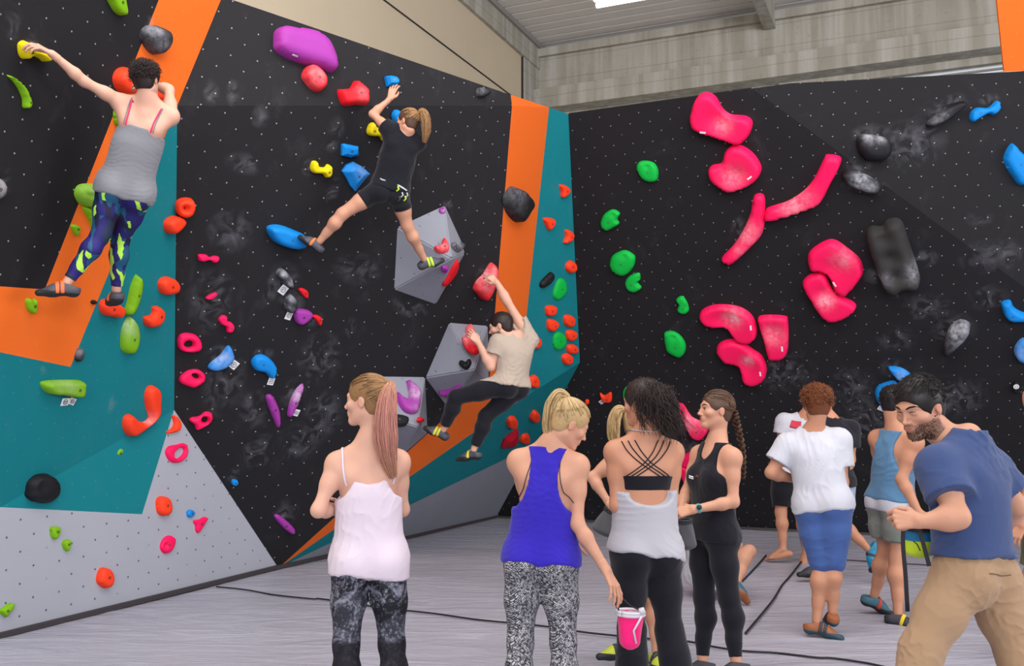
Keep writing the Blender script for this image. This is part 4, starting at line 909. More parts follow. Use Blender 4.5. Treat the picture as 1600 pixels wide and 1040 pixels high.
class Person:
    def __init__(s, label, S=1.7, sex='f', pel=None, sh=None, yawP=0, yawS=None, head=None, hyaw=0, hpitch=0, htilt=0, armL=None, armR=None, legL=None, legR=None,
                 handL=None, handR=None, skin=None, vox=.007, group=None, lean=None, bulk=1.0, shoulder=None, feet=(True, True), crook=(-1, -1), headL=None, hscale=1.0):
        s.S, s.sex, s.vox, s.bulk = S, sex, vox, bulk; s.skin = skin or SK_FAIR; f_ = sex == 'f'; s.pr = []; s.tags = {}
        yawS = yawP if yawS is None else yawS
        s.P0 = A3(pel) if len(pel) == 3 and isinstance(pel, np.ndarray) else PX(*pel)
        s.SM = bone(s.P0, sh[0], sh[1], .285 * S * (sh[3] if len(sh) > 3 else 1), sh[2])
        s.up = vn(s.SM - s.P0); s.pr_, s.pf, s.pu = frame(ydir(yawP), s.up); s.cr, s.cf, s.cu = frame(ydir(yawS), s.up)
        pr, pf, pu, cr, cf, cu = s.pr_, s.pf, s.pu, s.cr, s.cf, s.cu
        sw = (.088 if f_ else .104) * S; hw = .054 * S
        s.hip = {'L': s.P0 - pr * hw - pu * .012 * S, 'R': s.P0 + pr * hw - pu * .012 * S}
        dr = (.012 if f_ else .008) * S; s.sho = {'L': s.SM - cr * sw - cu * dr, 'R': s.SM + cr * sw - cu * dr}
        if shoulder:
            for k, v in shoulder.items(): s.sho[k] = s.sho[k] + cr * v[0] * S + cf * v[1] * S + cu * v[2] * S
        s.nb = s.SM + cu * .03 * S
        s.H = bone(s.nb - cf * .005 * S, head[0], head[1], .112 * S * (headL or 1), head[2] if len(head) > 2 else 0)
        hf = ydir(hyaw) * math.cos(math.radians(hpitch)) + np.array([0, 0, math.sin(math.radians(hpitch))])
        hu0 = np.array([0, 0, 1.0]); rr = np.cross(ydir(hyaw), hu0); hu0 = hu0 * math.cos(math.radians(htilt)) + rr * math.sin(math.radians(htilt))
        s.hr, s.hf, _u = frame(hu0, hf); s.hf = vn(hf); s.hr = vn(np.cross(s.hf, hu0)); s.hu = np.cross(s.hr, s.hf)
        s.el, s.wr, s.kn, s.an, s.toe = {}, {}, {}, {}, {}
        for k, arm in (('L', armL), ('R', armR)):
            s.el[k] = bone(s.sho[k], arm[0][0], arm[0][1], .172 * S, arm[0][2]); s.wr[k] = bone(s.el[k], arm[1][0], arm[1][1], .15 * S, arm[1][2])
        for k, leg in (('L', legL), ('R', legR)):
            s.kn[k] = bone(s.hip[k], leg[0][0], leg[0][1], .24 * S * (leg[0][3] if len(leg[0]) > 3 else 1), leg[0][2]); s.an[k] = bone(s.kn[k], leg[1][0], leg[1][1], .235 * S * (leg[1][3] if len(leg[1]) > 3 else 1), leg[1][2])
            if isinstance(leg[2], tuple) and len(leg[2]) == 3: s.toe[k] = bone(s.an[k], leg[2][0], leg[2][1], .125 * S, leg[2][2])
            else: s.toe[k] = s.an[k] + ydir(leg[2]) * .115 * S + np.array([0, 0, -.035 * S])
        s.hs = .134 * S * hscale; s.label, s.group = label, group
        s.build_prims(crook); s.handspec = {'L': handL, 'R': handR}; s.feet = feet
    def Rt(s, a): return np.array(a)
    def build_prims(s, crook):
        S, f_, B = s.S, s.sex == 'f', s.bulk; pr, pf, pu, cr, cf, cu = s.pr_, s.pf, s.pu, s.cr, s.cf, s.cu; E = []
        def e(c, R, r, k, tag): E.append(Prim('e', c, R=R, r=tuple(x * S for x in r), k=k * S, tag=tag))
        def c(a, b, ra, rb, k, tag, w=None, ratio=1): E.append(Prim('c', a, b, (ra * S, rb * S), k * S, w, ratio, tag=tag))
        RP = [pr, pf, pu]; RC = [cr, cf, cu]; M = (s.P0 + s.SM) / 2; Lt = np.linalg.norm(s.SM - s.P0)
        if f_:
            e(s.P0 + pu * .015 * S, RP, (.093 * B, .062 * B, .07), .03, 'torso'); e(s.P0 + pu * .4 * Lt, RP, (.071 * B, .05 * B, .075), .03, 'torso')
            e(s.P0 + pu * .70 * Lt + cf * .003 * S, RC, (.084 * B, .056 * B, .095), .03, 'torso')
            for g in (-1, 1): e(s.P0 + pr * g * .044 * S - pf * .034 * S - pu * .022 * S, RP, (.05 * B, .047 * B, .052), .02, 'torso')
            for g in (-1, 1): e(s.P0 + pu * .66 * Lt + cr * g * .042 * S + cf * .045 * S, RC, (.035, .031, .035), .03, 'torso')
        else:
            e(s.P0 + pu * .015 * S, RP, (.09 * B, .06 * B, .07), .03, 'torso'); e(s.P0 + pu * .4 * Lt, RP, (.078 * B, .055 * B, .08), .03, 'torso')
            e(s.P0 + pu * .70 * Lt, RC, (.094 * B, .062 * B, .1), .03, 'torso')
            for g in (-1, 1): e(s.P0 + pr * g * .042 * S - pf * .03 * S - pu * .022 * S, RP, (.047 * B, .045 * B, .052), .02, 'torso')
            for g in (-1, 1): e(s.P0 + pu * .8 * Lt + cr * g * .045 * S + cf * .038 * S, RC, (.048, .026, .036), .02, 'torso')
        sr = (.0272 if f_ else .034)
        for g, k in ((-1, 'L'), (1, 'R')):
            c(s.SM - cu * .015 * S, s.sho[k] - cu * .006 * S, sr * 1.15, sr * .95, .035, 'girdle', w=cf, ratio=.9)
            c(s.P0 + pu * .8 * Lt + cr * g * .055 * S - cf * .022 * S, s.sho[k] - cf * .006 * S - cu * .01 * S, .027, .026, .03, 'girdle')      # scapula / lat
            c(s.nb + cu * .02 * S - cf * .006 * S, s.sho[k] + cu * .002 * S, .019, .017, .035, 'trap')
        nr = (.0285 if f_ else .034); hb = s.H - s.hu * .34 * s.hs - s.hf * .10 * s.hs
        c(s.nb - cu * .03 * S, hb, nr * 1.08, nr, .025, 'neck')
        for k in 'LR':
            a, b_, w = s.sho[k], s.el[k], s.wr[k]; q = .86 if f_ else 1.12; q *= B ** .5
            c(a, a + (b_ - a) * .45, sr * .98, .0265 * q, .02, 'uarm' + k); c(a + (b_ - a) * .4, b_, .0262 * q, .0205 * q, .02, 'uarm' + k)
            c(b_, b_ + (w - b_) * .3, .0205 * q, .0235 * q, .02, 'farm' + k); c(b_ + (w - b_) * .3, w, .0235 * q, .0148 * q, .015, 'farm' + k)
            h_, kn, an = s.hip[k], s.kn[k], s.an[k]; ax_ = vn(kn - h_); shin = vn(an - kn)
            back = -(pf - shin * (pf @ shin)); back = vn(back) if np.linalg.norm(back) > .1 else -pf
            c(h_, h_ + (kn - h_) * .5, .051 * B, .043 * B, .03, 'thigh' + k); c(h_ + (kn - h_) * .5, kn, .043 * B, .0315, .02, 'thigh' + k)
            ca = kn + (an - kn) * .32 + back * .009 * S
            c(kn, ca, .0305, .0325, .02, 'shin' + k); c(ca, kn + (an - kn) * .7, .0325, .0215, .02, 'shin' + k); c(kn + (an - kn) * .65, an, .0225, .0185, .015, 'shin' + k)
            t = s.toe[k]; fd = vn(t - an); hl = an - fd * .022 * S * 1.0 - shin * -.0 * S
            c(an + shin * .02 * S - fd * .012 * S, t, .021, .013, .015, 'foot' + k)
        s.pr = E
    def get(s, tags): return [p for p in s.pr if any(p.tag.startswith(t) for t in tags)]
    def build_body(s, parts=None, face=True, name='person', cat='person', barefoot=(), ears=True, beard=0.0, eyes=True):
        s.eyes = eyes; s.pr = [q for q in s.pr if not q.tag.startswith('foot')]
        D, lo, vx = field(s.pr, s.vox); s.F = (D, lo, vx); V, F = nets(D, lo, vx); V = smoothV(V, F, 1, .4)
        pieces = [(V, F, np.zeros(len(V)), np.zeros(len(V)))]
        hp = s.head_prims(face, ears); D2, lo2, v2 = field(hp, min(.0045, s.vox)); V2, F2 = nets(D2, lo2, v2)
        hs = s.hs; lip = s.H + s.hf * .42 * hs - s.hu * .255 * hs; dl = V2 - lip
        bl = np.exp(-((dl @ s.hr) / (.10 * hs)) ** 2 * 1.5 - ((dl @ s.hu) / (.04 * hs)) ** 2 * 1.2) * (np.abs(dl @ s.hf) < .2 * hs) * (face and 1 or 0)
        er = 0
        for g in (-1, 1):
            d3 = V2 - (s.H + s.hr * g * .34 * hs - s.hu * .05 * hs); er = er + .35 * np.exp(-(np.sum(d3 ** 2, 1)) / (.09 * hs) ** 2)
            d4 = V2 - (s.H + s.hr * g * .2 * hs + s.hf * .3 * hs - s.hu * .15 * hs); er = er + .18 * np.exp(-(np.sum(d4 ** 2, 1)) / (.1 * hs) ** 2)
        d5 = V2 - s.H; fu, uu, rr = d5 @ s.hf / hs, d5 @ s.hu / hs, np.abs(d5 @ s.hr) / hs
        bd = np.clip((-.17 - uu) / .05, 0, 1) * np.clip((fu + .02 + 0) / .06, 0, 1) * (uu > -.56); bd = bd * np.clip(1 - bl * 3.0, 0, 1)
        mid = (rr < .10) & (uu > -.215) & (fu > .3); bd = np.where((fu > .33) & (uu > -.19), bd * .6, bd); bd = np.where((fu > .22) & (rr > .12) & (uu > -.2), bd * .35, bd)
        pieces.append((V2, F2, np.clip(bl + er, 0, 1), beard * bd))
        for k in 'LR':
            if s.handspec[k]:
                Vh, Fh = s.hand(k, **s.handspec[k]); pieces.append((Vh, Fh, np.zeros(len(Vh)), np.zeros(len(Vh))))
        for k in barefoot:
            Vh, Fh = s.barefoot(k); pieces.append((Vh, Fh, np.zeros(len(Vh)), np.zeros(len(Vh))))
        off = 0; VV, FF, BL, BD = [], [], [], []
        for v, f, b, d in pieces: VV.append(v); FF.append(f + off); BL.append(b); BD.append(d); off += len(v)
        VV = np.concatenate(VV); s.org = Vector((float(s.P0[0]), float(s.P0[1]), 0.0))
        me = np_mesh(VV - A3(s.org), np.concatenate(FF)); at = me.attributes.new('blush', 'FLOAT', 'POINT'); at.data.foreach_set('value', np.concatenate(BL).astype(np.float32))
        at = me.attributes.new('beard', 'FLOAT', 'POINT'); at.data.foreach_set('value', np.concatenate(BD).astype(np.float32))
        s.o = link(name, me, s.skin); s.o.location = s.org; finish(s.o, s.label, cat, s.group)
        if face and eyes:
            for g in (-1, 1):
                c = s.H + s.hr * g * .135 * hs + s.hf * .328 * hs + s.hu * .012 * hs
                s.ball('eye', c, .055 * hs, M_EYE); e = bpy.data.objects[s.last]; s.ball('iris', c + s.hf * .026 * hs, .036 * hs, M_IRIS, e)
        return s.o
    def ball(s, name, c, r, mat, parent=None):
        bm = bmesh.new(); bmesh.ops.create_icosphere(bm, subdivisions=2, radius=r); me = bpy.data.meshes.new(name); bm.to_mesh(me); bm.free()
        o = link(name, me, mat, None, True); o.location = Vector(c) - (s.org if parent is None else s.org + Vector(parent.location)); o.parent = parent or s.o; s.last = o.name; return o
    def head_prims(s, face, ears):
        hs, hr, hf, hu, H = s.hs, s.hr, s.hf, s.hu, s.H; R = [hr, hf, hu]; L = []; male = s.sex == 'm'
        def at(a, b, c): return H + hr * a * hs + hf * b * hs + hu * c * hs
        L.append(Prim('e', at(0, -.05, .12), R=R, r=(.325 * hs, .42 * hs, .38 * hs), k=.05 * hs))
        L.append(Prim('e', at(0, .12, -.1), R=R, r=(.26 * hs, .285 * hs, .34 * hs), k=.14 * hs))
        for g in (-1, 1): L.append(Prim('c', at(g * .07, .30, -.41), at(g * (.215 if male else .195), .0, -.24), (.075 * hs, .08 * hs), .12 * hs))
        L.append(Prim('e', at(0, .335, -.415), R=R, r=(.10 * hs, .08 * hs, .08 * hs), k=.08 * hs))
        if face:
            for g in (-1, 1):
                L.append(Prim('e', at(g * .185, .275, -.10), R=R, r=(.1 * hs, .09 * hs, .08 * hs), k=.09 * hs))
                L.append(Prim('c', at(g * .05, .378 + .01 * male, .10), at(g * .19, .325 + .012 * male, .11), (.033 * hs, .028 * hs), .08 * hs))
            for g in (-1, 1): L.append(Prim('e', at(g * .135, .425, .015), R=R, r=(.08 * hs, .058 * hs, .045 * hs), k=.06 * hs, sub=True))
            L.append(Prim('c', at(0, .39, .06), at(0, .475, -.11), (.026 * hs, .036 * hs), .05 * hs))
            L.append(Prim('e', at(0, .485, -.125), R=R, r=(.045 * hs, .04 * hs, .034 * hs), k=.03 * hs))
            for g in (-1, 1): L.append(Prim('e', at(g * .048, .43, -.14), R=R, r=(.033 * hs, .04 * hs, .027 * hs), k=.025 * hs))
            L.append(Prim('e', at(0, .36, -.25), R=R, r=(.13 * hs, .075 * hs, .09 * hs), k=.06 * hs))
            L.append(Prim('c', at(-.065, .405, -.235), at(.065, .405, -.235), (.018 * hs, .018 * hs), .025 * hs, ))
            L.append(Prim('c', at(-.055, .40, -.285), at(.055, .40, -.285), (.022 * hs, .022 * hs), .025 * hs))
            L.append(Prim('c', at(-.075, .435, -.26), at(.075, .435, -.26), (.008 * hs, .008 * hs), .012 * hs, sub=True))
            for g in (-1, 1):
                L.append(Prim('c', at(g * .085, .372, .052), at(g * .185, .345, .045), (.018 * hs, .014 * hs), .02 * hs))
                if not getattr(s, 'eyes', True): L.append(Prim('e', at(g * .135, .345, .012), R=R, r=(.07 * hs, .055 * hs, .05 * hs), k=.02 * hs))
                L.append(Prim('c', at(g * .085, .372, -.03), at(g * .185, .345, -.025), (.014 * hs, .012 * hs), .02 * hs))
        if ears:
            for g in (-1, 1):
                L.append(Prim('e', at(g * .335, -.03, -.04), R=R, r=(.03 * hs, .075 * hs, .125 * hs), k=.03 * hs))
                L.append(Prim('e', at(g * .385, .0, -.02), R=R, r=(.03 * hs, .035 * hs, .06 * hs), k=.02 * hs, sub=True))
        L += [p for p in s.pr if p.tag == 'neck']
        return L
    def hand(s, k, tip=None, palm=(0, 0, -1), curl=.25, spread=.12, thumb=.5, dirv=None, scale=1.0):
        """tip: pixel the middle finger points at (x, y, sign); palm: world direction the palm faces"""
        w = s.wr[k]; hl = .108 * s.S * scale
        d = vn(dirv) if dirv is not None else vn(bone(w, tip[0], tip[1], hl, tip[2]) - w)
        pn = vn(np.array(palm, float) - d * np.dot(palm, d)); side = np.cross(d, pn)       # to the little-finger/thumb side
        if k == 'L': side = -side
        # thumb side is +side
        L = []; r0 = .0148 * s.S * (1.0 if s.sex == 'f' else 1.12); u = hl / .18
        L.append(Prim('c', w - vn(w - s.el[k]) * .03, w + d * .012, (r0 * 1.02, r0 * .98), .012)); kn = []
        for i, (o, ln) in enumerate(((.030, .095), (.010, .098), (-.010, .092), (-.028, .084))):
            b0 = w + side * o * .45 * u + d * .008; k0 = w + side * o * u + d * ln * u; kn.append(k0)
            L.append(Prim('c', b0, k0, (.0125 * u, .0098 * u), .012 * u, w=pn, ratio=1.0))
        for i, (k0, ls) in enumerate(zip(kn, ((.040, .024, .019), (.045, .028, .020), (.041, .026, .019), (.032, .020, .017)))):
            ang = curl * (1 + .18 * i) * .9; dd = vn(d + side * spread * (1.3 - i * .85)); p = k0; r = (.0092, .0088, .0086, .0078)[i] * u * (1.08 if s.sex == 'm' else .98)
            for j, l in enumerate(ls):
                dj = vn(dd * math.cos(ang) + pn * math.sin(ang)); q = p + dj * l * u; L.append(Prim('c', p, q, (r, r * .93), .004)); p = q; r *= .93; ang += curl * (1.15, 1.0, .8)[j]
        t0 = w + side * .012 * u + d * .014 * u; t1 = t0 + vn(d * .75 + side * .75 + pn * .35) * .046 * u; t2 = t1 + vn(d * 1.0 + side * (.45 - thumb * .5) + pn * (.25 + thumb * .4)) * .033 * u; t3 = t2 + vn(d * 1.0 + side * (.2 - thumb * .6) + pn * (.25 + thumb * .5)) * .026 * u
        L.append(Prim('c', t0, t1, (.0145 * u, .0112 * u), .014 * u)); L.append(Prim('c', t1, t2, (.0108 * u, .0098 * u), .005)); L.append(Prim('c', t2, t3, (.0098 * u, .0082 * u), .004))
        D, lo, vx = field(L, .0032 if s.vox <= .0075 else .004); return nets(D, lo, vx)
    def footframe(s, k):
        an, t = s.an[k], s.toe[k]; sh = vn(an - s.kn[k]); fd = t - an; fd = vn(fd - sh * (fd @ sh) * .55); dn = vn(sh - fd * (sh @ fd)); sd = np.cross(fd, dn); return fd, dn, sd
    def barefoot(s, k):
        fd, dn, sd = s.footframe(k); an = s.an[k]; S = s.S; L = []; base = an + dn * .03 * S
        L.append(Prim('c', an - vn(an - s.kn[k]) * .03, an, (.019 * S, .019 * S), .01)); L.append(Prim('c', base - fd * .028 * S, base + fd * .06 * S, (.019 * S, .02 * S), .02))
        L.append(Prim('c', an + fd * .005 * S, base + fd * .085 * S + dn * .004 * S, (.02 * S, .012 * S), .02, w=sd, ratio=1.5))
        for i in range(5):
            o = (-.021, -.008, .002, .012, .02)[i] * S * (1 if k == 'L' else -1); a = base + fd * (.088 - .004 * i) * S + sd * o + dn * .006 * S
            L.append(Prim('c', a - fd * .01, a + fd * (.020 - .002 * i) * S, ((.0085, .0065, .006, .0055, .005)[i] * S,) * 2, .004))
        D, lo, vx = field(L, .004); return nets(D, lo, vx)
    def shoe(s, k, upper, sole=None, strap=None, name='climbing_shoe', label=None, fat=1.0):
        fd, dn, sd = s.footframe(k); an = s.an[k]; S = s.S; base = an + dn * .03 * S; g = 1 if k == 'L' else -1; L = []
        L.append(Prim('e', base - fd * .022 * S - dn * .004 * S, R=[sd, fd, dn], r=(.024 * S * fat, .026 * S, .03 * S), k=.02))
        L.append(Prim('c', base - fd * .02 * S, base + fd * .055 * S + dn * .002 * S, (.02 * S * fat, .021 * S * fat), .025, w=sd, ratio=1.25))
        L.append(Prim('c', base + fd * .05 * S + dn * .004 * S, base + fd * .1 * S + dn * .01 * S - sd * g * .006 * S, (.02 * S * fat, .0115 * S), .025, w=sd, ratio=1.6))
        L.append(Prim('c', an + dn * .012 * S - fd * .004 * S, base + fd * .04 * S - dn * .008 * S, (.0215 * S * fat, .02 * S), .02))
        bot = base + dn * .026 * S; cuts = [(bot, dn)]; top = an + dn * .006 * S; cu = [(top, -vn(dn * 1.0 + fd * .35))]
        D, lo, vx = field(L, .0045, cuts=cuts + cu); V, F = nets(D, lo, vx); me = np_mesh(V - A3(s.org), F); o = link(name, me, upper, s.o); 
        if label: o['label'] = label
        D, lo, vx = field([p.inflate(.0025) for p in L[:3]], .0045, cuts=[(bot + dn * .003, dn), (base + dn * .008 * S, -vn(dn + fd * .12))]); V, F = nets(D, lo, vx)
        link('sole', np_mesh(V - A3(s.org), F), sole or M_SOLE, o)
        if strap:
            for q in ((.012, .03) if strap[1] == 2 else (.02,)):
                D, lo, vx = field([p.inflate(.0045) for p in L], .004, cuts=[(base + fd * q * S, -fd), (base + fd * (q + .014) * S, fd), (base + dn * .012 * S, dn)]); V, F = nets(D, lo, vx)
                if len(V): link('strap', np_mesh(V - A3(s.org), F), strap[0], o)
        return o
    def cloth(s, name, prims, mat, vox=None, noise=None, cuts=(), keep=None, label=None, parent=None):
        D, lo, vx = field(prims, vox or s.vox, noise, cuts, keep=keep); V, F = nets(D, lo, vx); V = smoothV(V, F, 1, .35) if len(V) else V
        o = link(name, np_mesh(V - A3(s.org), F), mat, parent or s.o)
        if label: o['label'] = label
        return o
    def project(s, p, off=.002, fieldd=None):
        D, lo, vx = fieldd or s.F; p = np.array(p, float)
        def smp(q):
            g = (q - lo) / vx; i = np.clip(np.floor(g).astype(int), 0, np.array(D.shape) - 2); t = np.clip(g - i, 0, 1); v = 0
            for a in (0, 1):
                for b in (0, 1):
                    for c in (0, 1): v += D[i[0] + a, i[1] + b, i[2] + c] * (t[0] if a else 1 - t[0]) * (t[1] if b else 1 - t[1]) * (t[2] if c else 1 - t[2])
            return v
        h = vx; gr = np.array([0, 0, 1.0])
        for _ in range(10):
            gr = np.array([smp(p + np.eye(3)[i] * h) - smp(p - np.eye(3)[i] * h) for i in range(3)]); gr = vn(gr); p = p - gr * (smp(p) - off) * .8
        return p, gr
    def ribbon(s, name, pts, width, mat, off=.003, thick=.0025, n=10, parent=None, label=None, closed=False, fieldd=None):
        q = [A3(v) for v in catmull([Vector(p) for p in pts], n, closed)]; pr = [s.project(p, off, fieldd) for p in q]; V, F = [], []; K = len(pr); m = 8
        for i, (p, g) in enumerate(pr):
            nx_ = pr[(i + 1) % K if closed else min(i + 1, K - 1)][0]; pv = pr[(i - 1) % K if closed else max(i - 1, 0)][0]; t = vn(nx_ - pv); sd = vn(np.cross(t, g))
            for j in range(m): a = 2 * math.pi * j / m; V.append(p + sd * math.cos(a) * width / 2 + g * math.sin(a) * thick)
        for i in range(K if closed else K - 1):
            for j in range(m): a, b = i * m + j, i * m + (j + 1) % m; c, d = ((i + 1) % K) * m + (j + 1) % m, ((i + 1) % K) * m + j; F.append((a, b, c, d))
        o = link(name, mesh([v - A3(s.org) for v in V], F), mat, parent or s.o, True)
        if label: o['label'] = label
        return o
    def scalp(s, d, e=.04):
        """point on the (inflated) cranium in direction d = (right, forward, up)"""
        d = np.asarray(d, float); d = d / np.linalg.norm(d); hs = s.hs; r = np.array([.325, .42, .38]) + e
        t = 1 / math.sqrt(sum((d / r) ** 2)); q = d * t * hs; return s.H + s.hr * q[0] + s.hf * (q[1] - .05 * hs) + s.hu * (q[2] + .12 * hs)
    def hair_cap(s, mat, e=.035, low=-.30, front=.30, noise=None, name='hair', carve=(0, .46, -.20, .36, .40, .46), extra=()):
        hs = s.hs; R = [s.hr, s.hf, s.hu]
        def at(a, b, c): return s.H + s.hr * a * hs + s.hf * b * hs + s.hu * c * hs
        L = [Prim('e', at(0, -.05, .12), R=R, r=((.325 + e) * hs, (.42 + e) * hs, (.38 + e) * hs), k=.05 * hs), Prim('e', at(0, -.17, -.14), R=R, r=((.24 + e) * hs, (.2 + e) * hs, (.24 + e) * hs), k=.1 * hs)]
        L += [Prim('e', at(*c[:3]), R=R, r=tuple(x * hs for x in c[3:]), k=.05 * hs) for c in extra]
        c = carve; L.append(Prim('e', at(c[0], c[1], c[2]), R=R, r=(c[3] * hs, c[4] * hs, c[5] * hs), k=.03 * hs, sub=True))
        for g in (-1, 1): L.append(Prim('e', at(g * .36, .02, -.14), R=R, r=(.13 * hs, .12 * hs, .17 * hs), k=.03 * hs, sub=True))
        D, lo, vx = field(L, .005, noise, cuts=[(at(0, -.2, low), -s.hu)]); V, F = nets(D, lo, vx); me = np_mesh(V - A3(s.org), F)
        at_ = me.attributes.new('strand', 'FLOAT', 'POINT'); at_.data.foreach_set('value', np.random.RandomState(3).uniform(.2, .5, len(V)).astype(np.float32))
        s.hair = link(name, me, mat, s.o); return s.hair
    def strands(s, paths, r, mat, name='hair_strands', tipf=None, sides=4, parent=None, taper=True):
        V, F, A, T = [], [], [], []; rg = random.Random(len(paths))
        rad = [[r * (1 - .75 * (i / (len(p) - 1)) ** 2 if taper else 1) for i in range(len(p))] for p in paths]
        V, F = tube_mesh(paths, rad, sides)
        for p in paths:
            v = rg.random(); K = len(p)
            for i in range(K):
                for j in range(sides): A.append(v); T.append(tipf(i / (K - 1)) if tipf else 0)
        o = link(name, mesh([Vector(v) - s.org for v in V], F), mat, parent if parent is not None else s.hair, True); me = o.data
        a = me.attributes.new('strand', 'FLOAT', 'POINT'); a.data.foreach_set('value', np.array(A, np.float32)); a = me.attributes.new('tip', 'FLOAT', 'POINT'); a.data.foreach_set('value', np.array(T, np.float32))
        return o
    def pulled(s, tie, n, mat, e=.05, r=.0022, seed=1, low=-.35, fr=.75, name='combed_hair'):
        """strands combed over the scalp to the tie direction"""
        rg = random.Random(seed); tie = vn(tie); P_ = []
        while len(P_) < n:
            d = vn([rg.gauss(0, 1), rg.gauss(0, 1), rg.gauss(0, 1)])
            if d[2] < low or (d[1] > .3 and d[2] < .42) or (abs(d[0]) > .75 and d[1] > -.15 and d[2] < .1): continue
            om = math.acos(max(-1, min(1, float(d @ tie)))); 
            if om < .25: continue
            st = max(0, 1 - 1.1 / om) if rg.random() < .5 else 0; k = 9; ee = e + rg.uniform(-.012, .012)
            P_.append([Vector(s.scalp((math.sin((1 - t) * om) * d + math.sin(t * om) * tie) / math.sin(om), ee)) for t in [st + (1 - st) * i / k for i in range(k + 1)]])
        return s.strands(P_, r, mat, name, taper=False)
    def tail(s, guide, n, spread, mat, r=.0022, seed=2, tipf=None, wave=.0, name='ponytail', rag=.12, parent=None):
        """guide: list of world points; spread: list of radii along it"""
        rg = random.Random(seed); g = catmull([Vector(p) for p in guide], 6); K = len(g); P_ = []
        sp = [spread[min(int(i / (K - 1) * (len(spread) - 1)), len(spread) - 2)] * (1 - (i / (K - 1) * (len(spread) - 1)) % 1) + spread[min(int(i / (K - 1) * (len(spread) - 1)) + 1, len(spread) - 1)] * ((i / (K - 1) * (len(spread) - 1)) % 1) if i < K - 1 else spread[-1] for i in range(K)]
        for _ in range(n):
            a = rg.uniform(0, 6.283); q = math.sqrt(rg.random()); end = K - int(rg.uniform(0, rag) * K); ph = rg.uniform(0, 6.28); pts = []
            for i in range(max(end, 4)):
                t = (g[min(i + 1, K - 1)] - g[max(i - 1, 0)]).normalized(); x = t.orthogonal() if i == 0 else x; x = (x - t * x.dot(t)).normalized(); y = t.cross(x); rr = sp[i] * q
                w = wave * math.sin(i * .9 + ph) * min(1, i / 6)
                pts.append(g[i] + x * (math.cos(a) * rr + w) + y * (math.sin(a) * rr * .8 + w * .5))
            P_.append(pts)
        return s.strands(P_, r, mat, name, tipf, parent=parent)
def tubes_local(s, name, paths, radii, mat, parent):
    V, F = tube_mesh([[Vector(p) for p in q] for q in paths], radii, 6); return link(name, mesh([v - s.org for v in V], F), mat, parent, True)
M_SOLE = simple('black_rubber', srgb(34, 34, 40), .7); M_SHOE = simple('dark_shoe_leather', srgb(52, 52, 60), .65)
# ------------------------------------------------------------------ the people
H_BLOND = hair_mat('blonde_hair', srgb(168, 132, 86), srgb(218, 188, 138)); H_BROWN = hair_mat('light_brown_hair', srgb(116, 78, 48), srgb(190, 146, 96))
H_PINK = hair_mat('rose_tinted_hair', srgb(150, 108, 70), srgb(214, 172, 120), srgb(208, 142, 128)); H_DARK = hair_mat('dark_brown_hair', srgb(28, 20, 20), srgb(64, 46, 42))
H_CHEST = hair_mat('chestnut_hair', srgb(62, 42, 34), srgb(122, 88, 66)); H_AUB = hair_mat('auburn_hair', srgb(84, 44, 24), srgb(160, 92, 52)); H_BLACK = hair_mat('black_hair', srgb(18, 14, 16), srgb(46, 36, 36))
def hips_shell(p, t=.012, top=.13, extra=()):
    L = [q.inflate(t) for q in p.get(['torso'])]; wp = p.P0 + p.pu * top * p.S
    for q in L: q.cuts = [(wp, p.pu)]
    return L
def trousers(p, name, mat, t=.010, low=1.0, flare=0.0, top=.07, noise=None, vox=None, label=None, knee=0.0, thigh=0.0):
    """low: 1 = to the ankle, .5 = to the knee (shorts)"""
    L = hips_shell(p, t, top); S = p.S
    for k in 'LR':
        h_, kn, an = p.hip[k], p.kn[k], p.an[k]
        for q in p.get(['thigh' + k]):
            c = q.inflate(t + thigh)
            if low < .5: e = h_ + (kn - h_) * low * 2; c.cuts = [(e, vn(kn - h_))]
            L.append(c)
        if low > .5:
            e = kn + (an - kn) * (low - .5) * 2
            for q in p.get(['shin' + k]):
                c = q.inflate(t + knee); c.cuts = [(e, vn(an - kn))]; L.append(c)
            if flare: L.append(Prim('c', kn, an + (an - kn) * .05, (.036 * S + t, .036 * S + flare), .03, cuts=[(e, vn(an - kn))]))
    return p.cloth(name, L, mat, vox, noise, label=label)
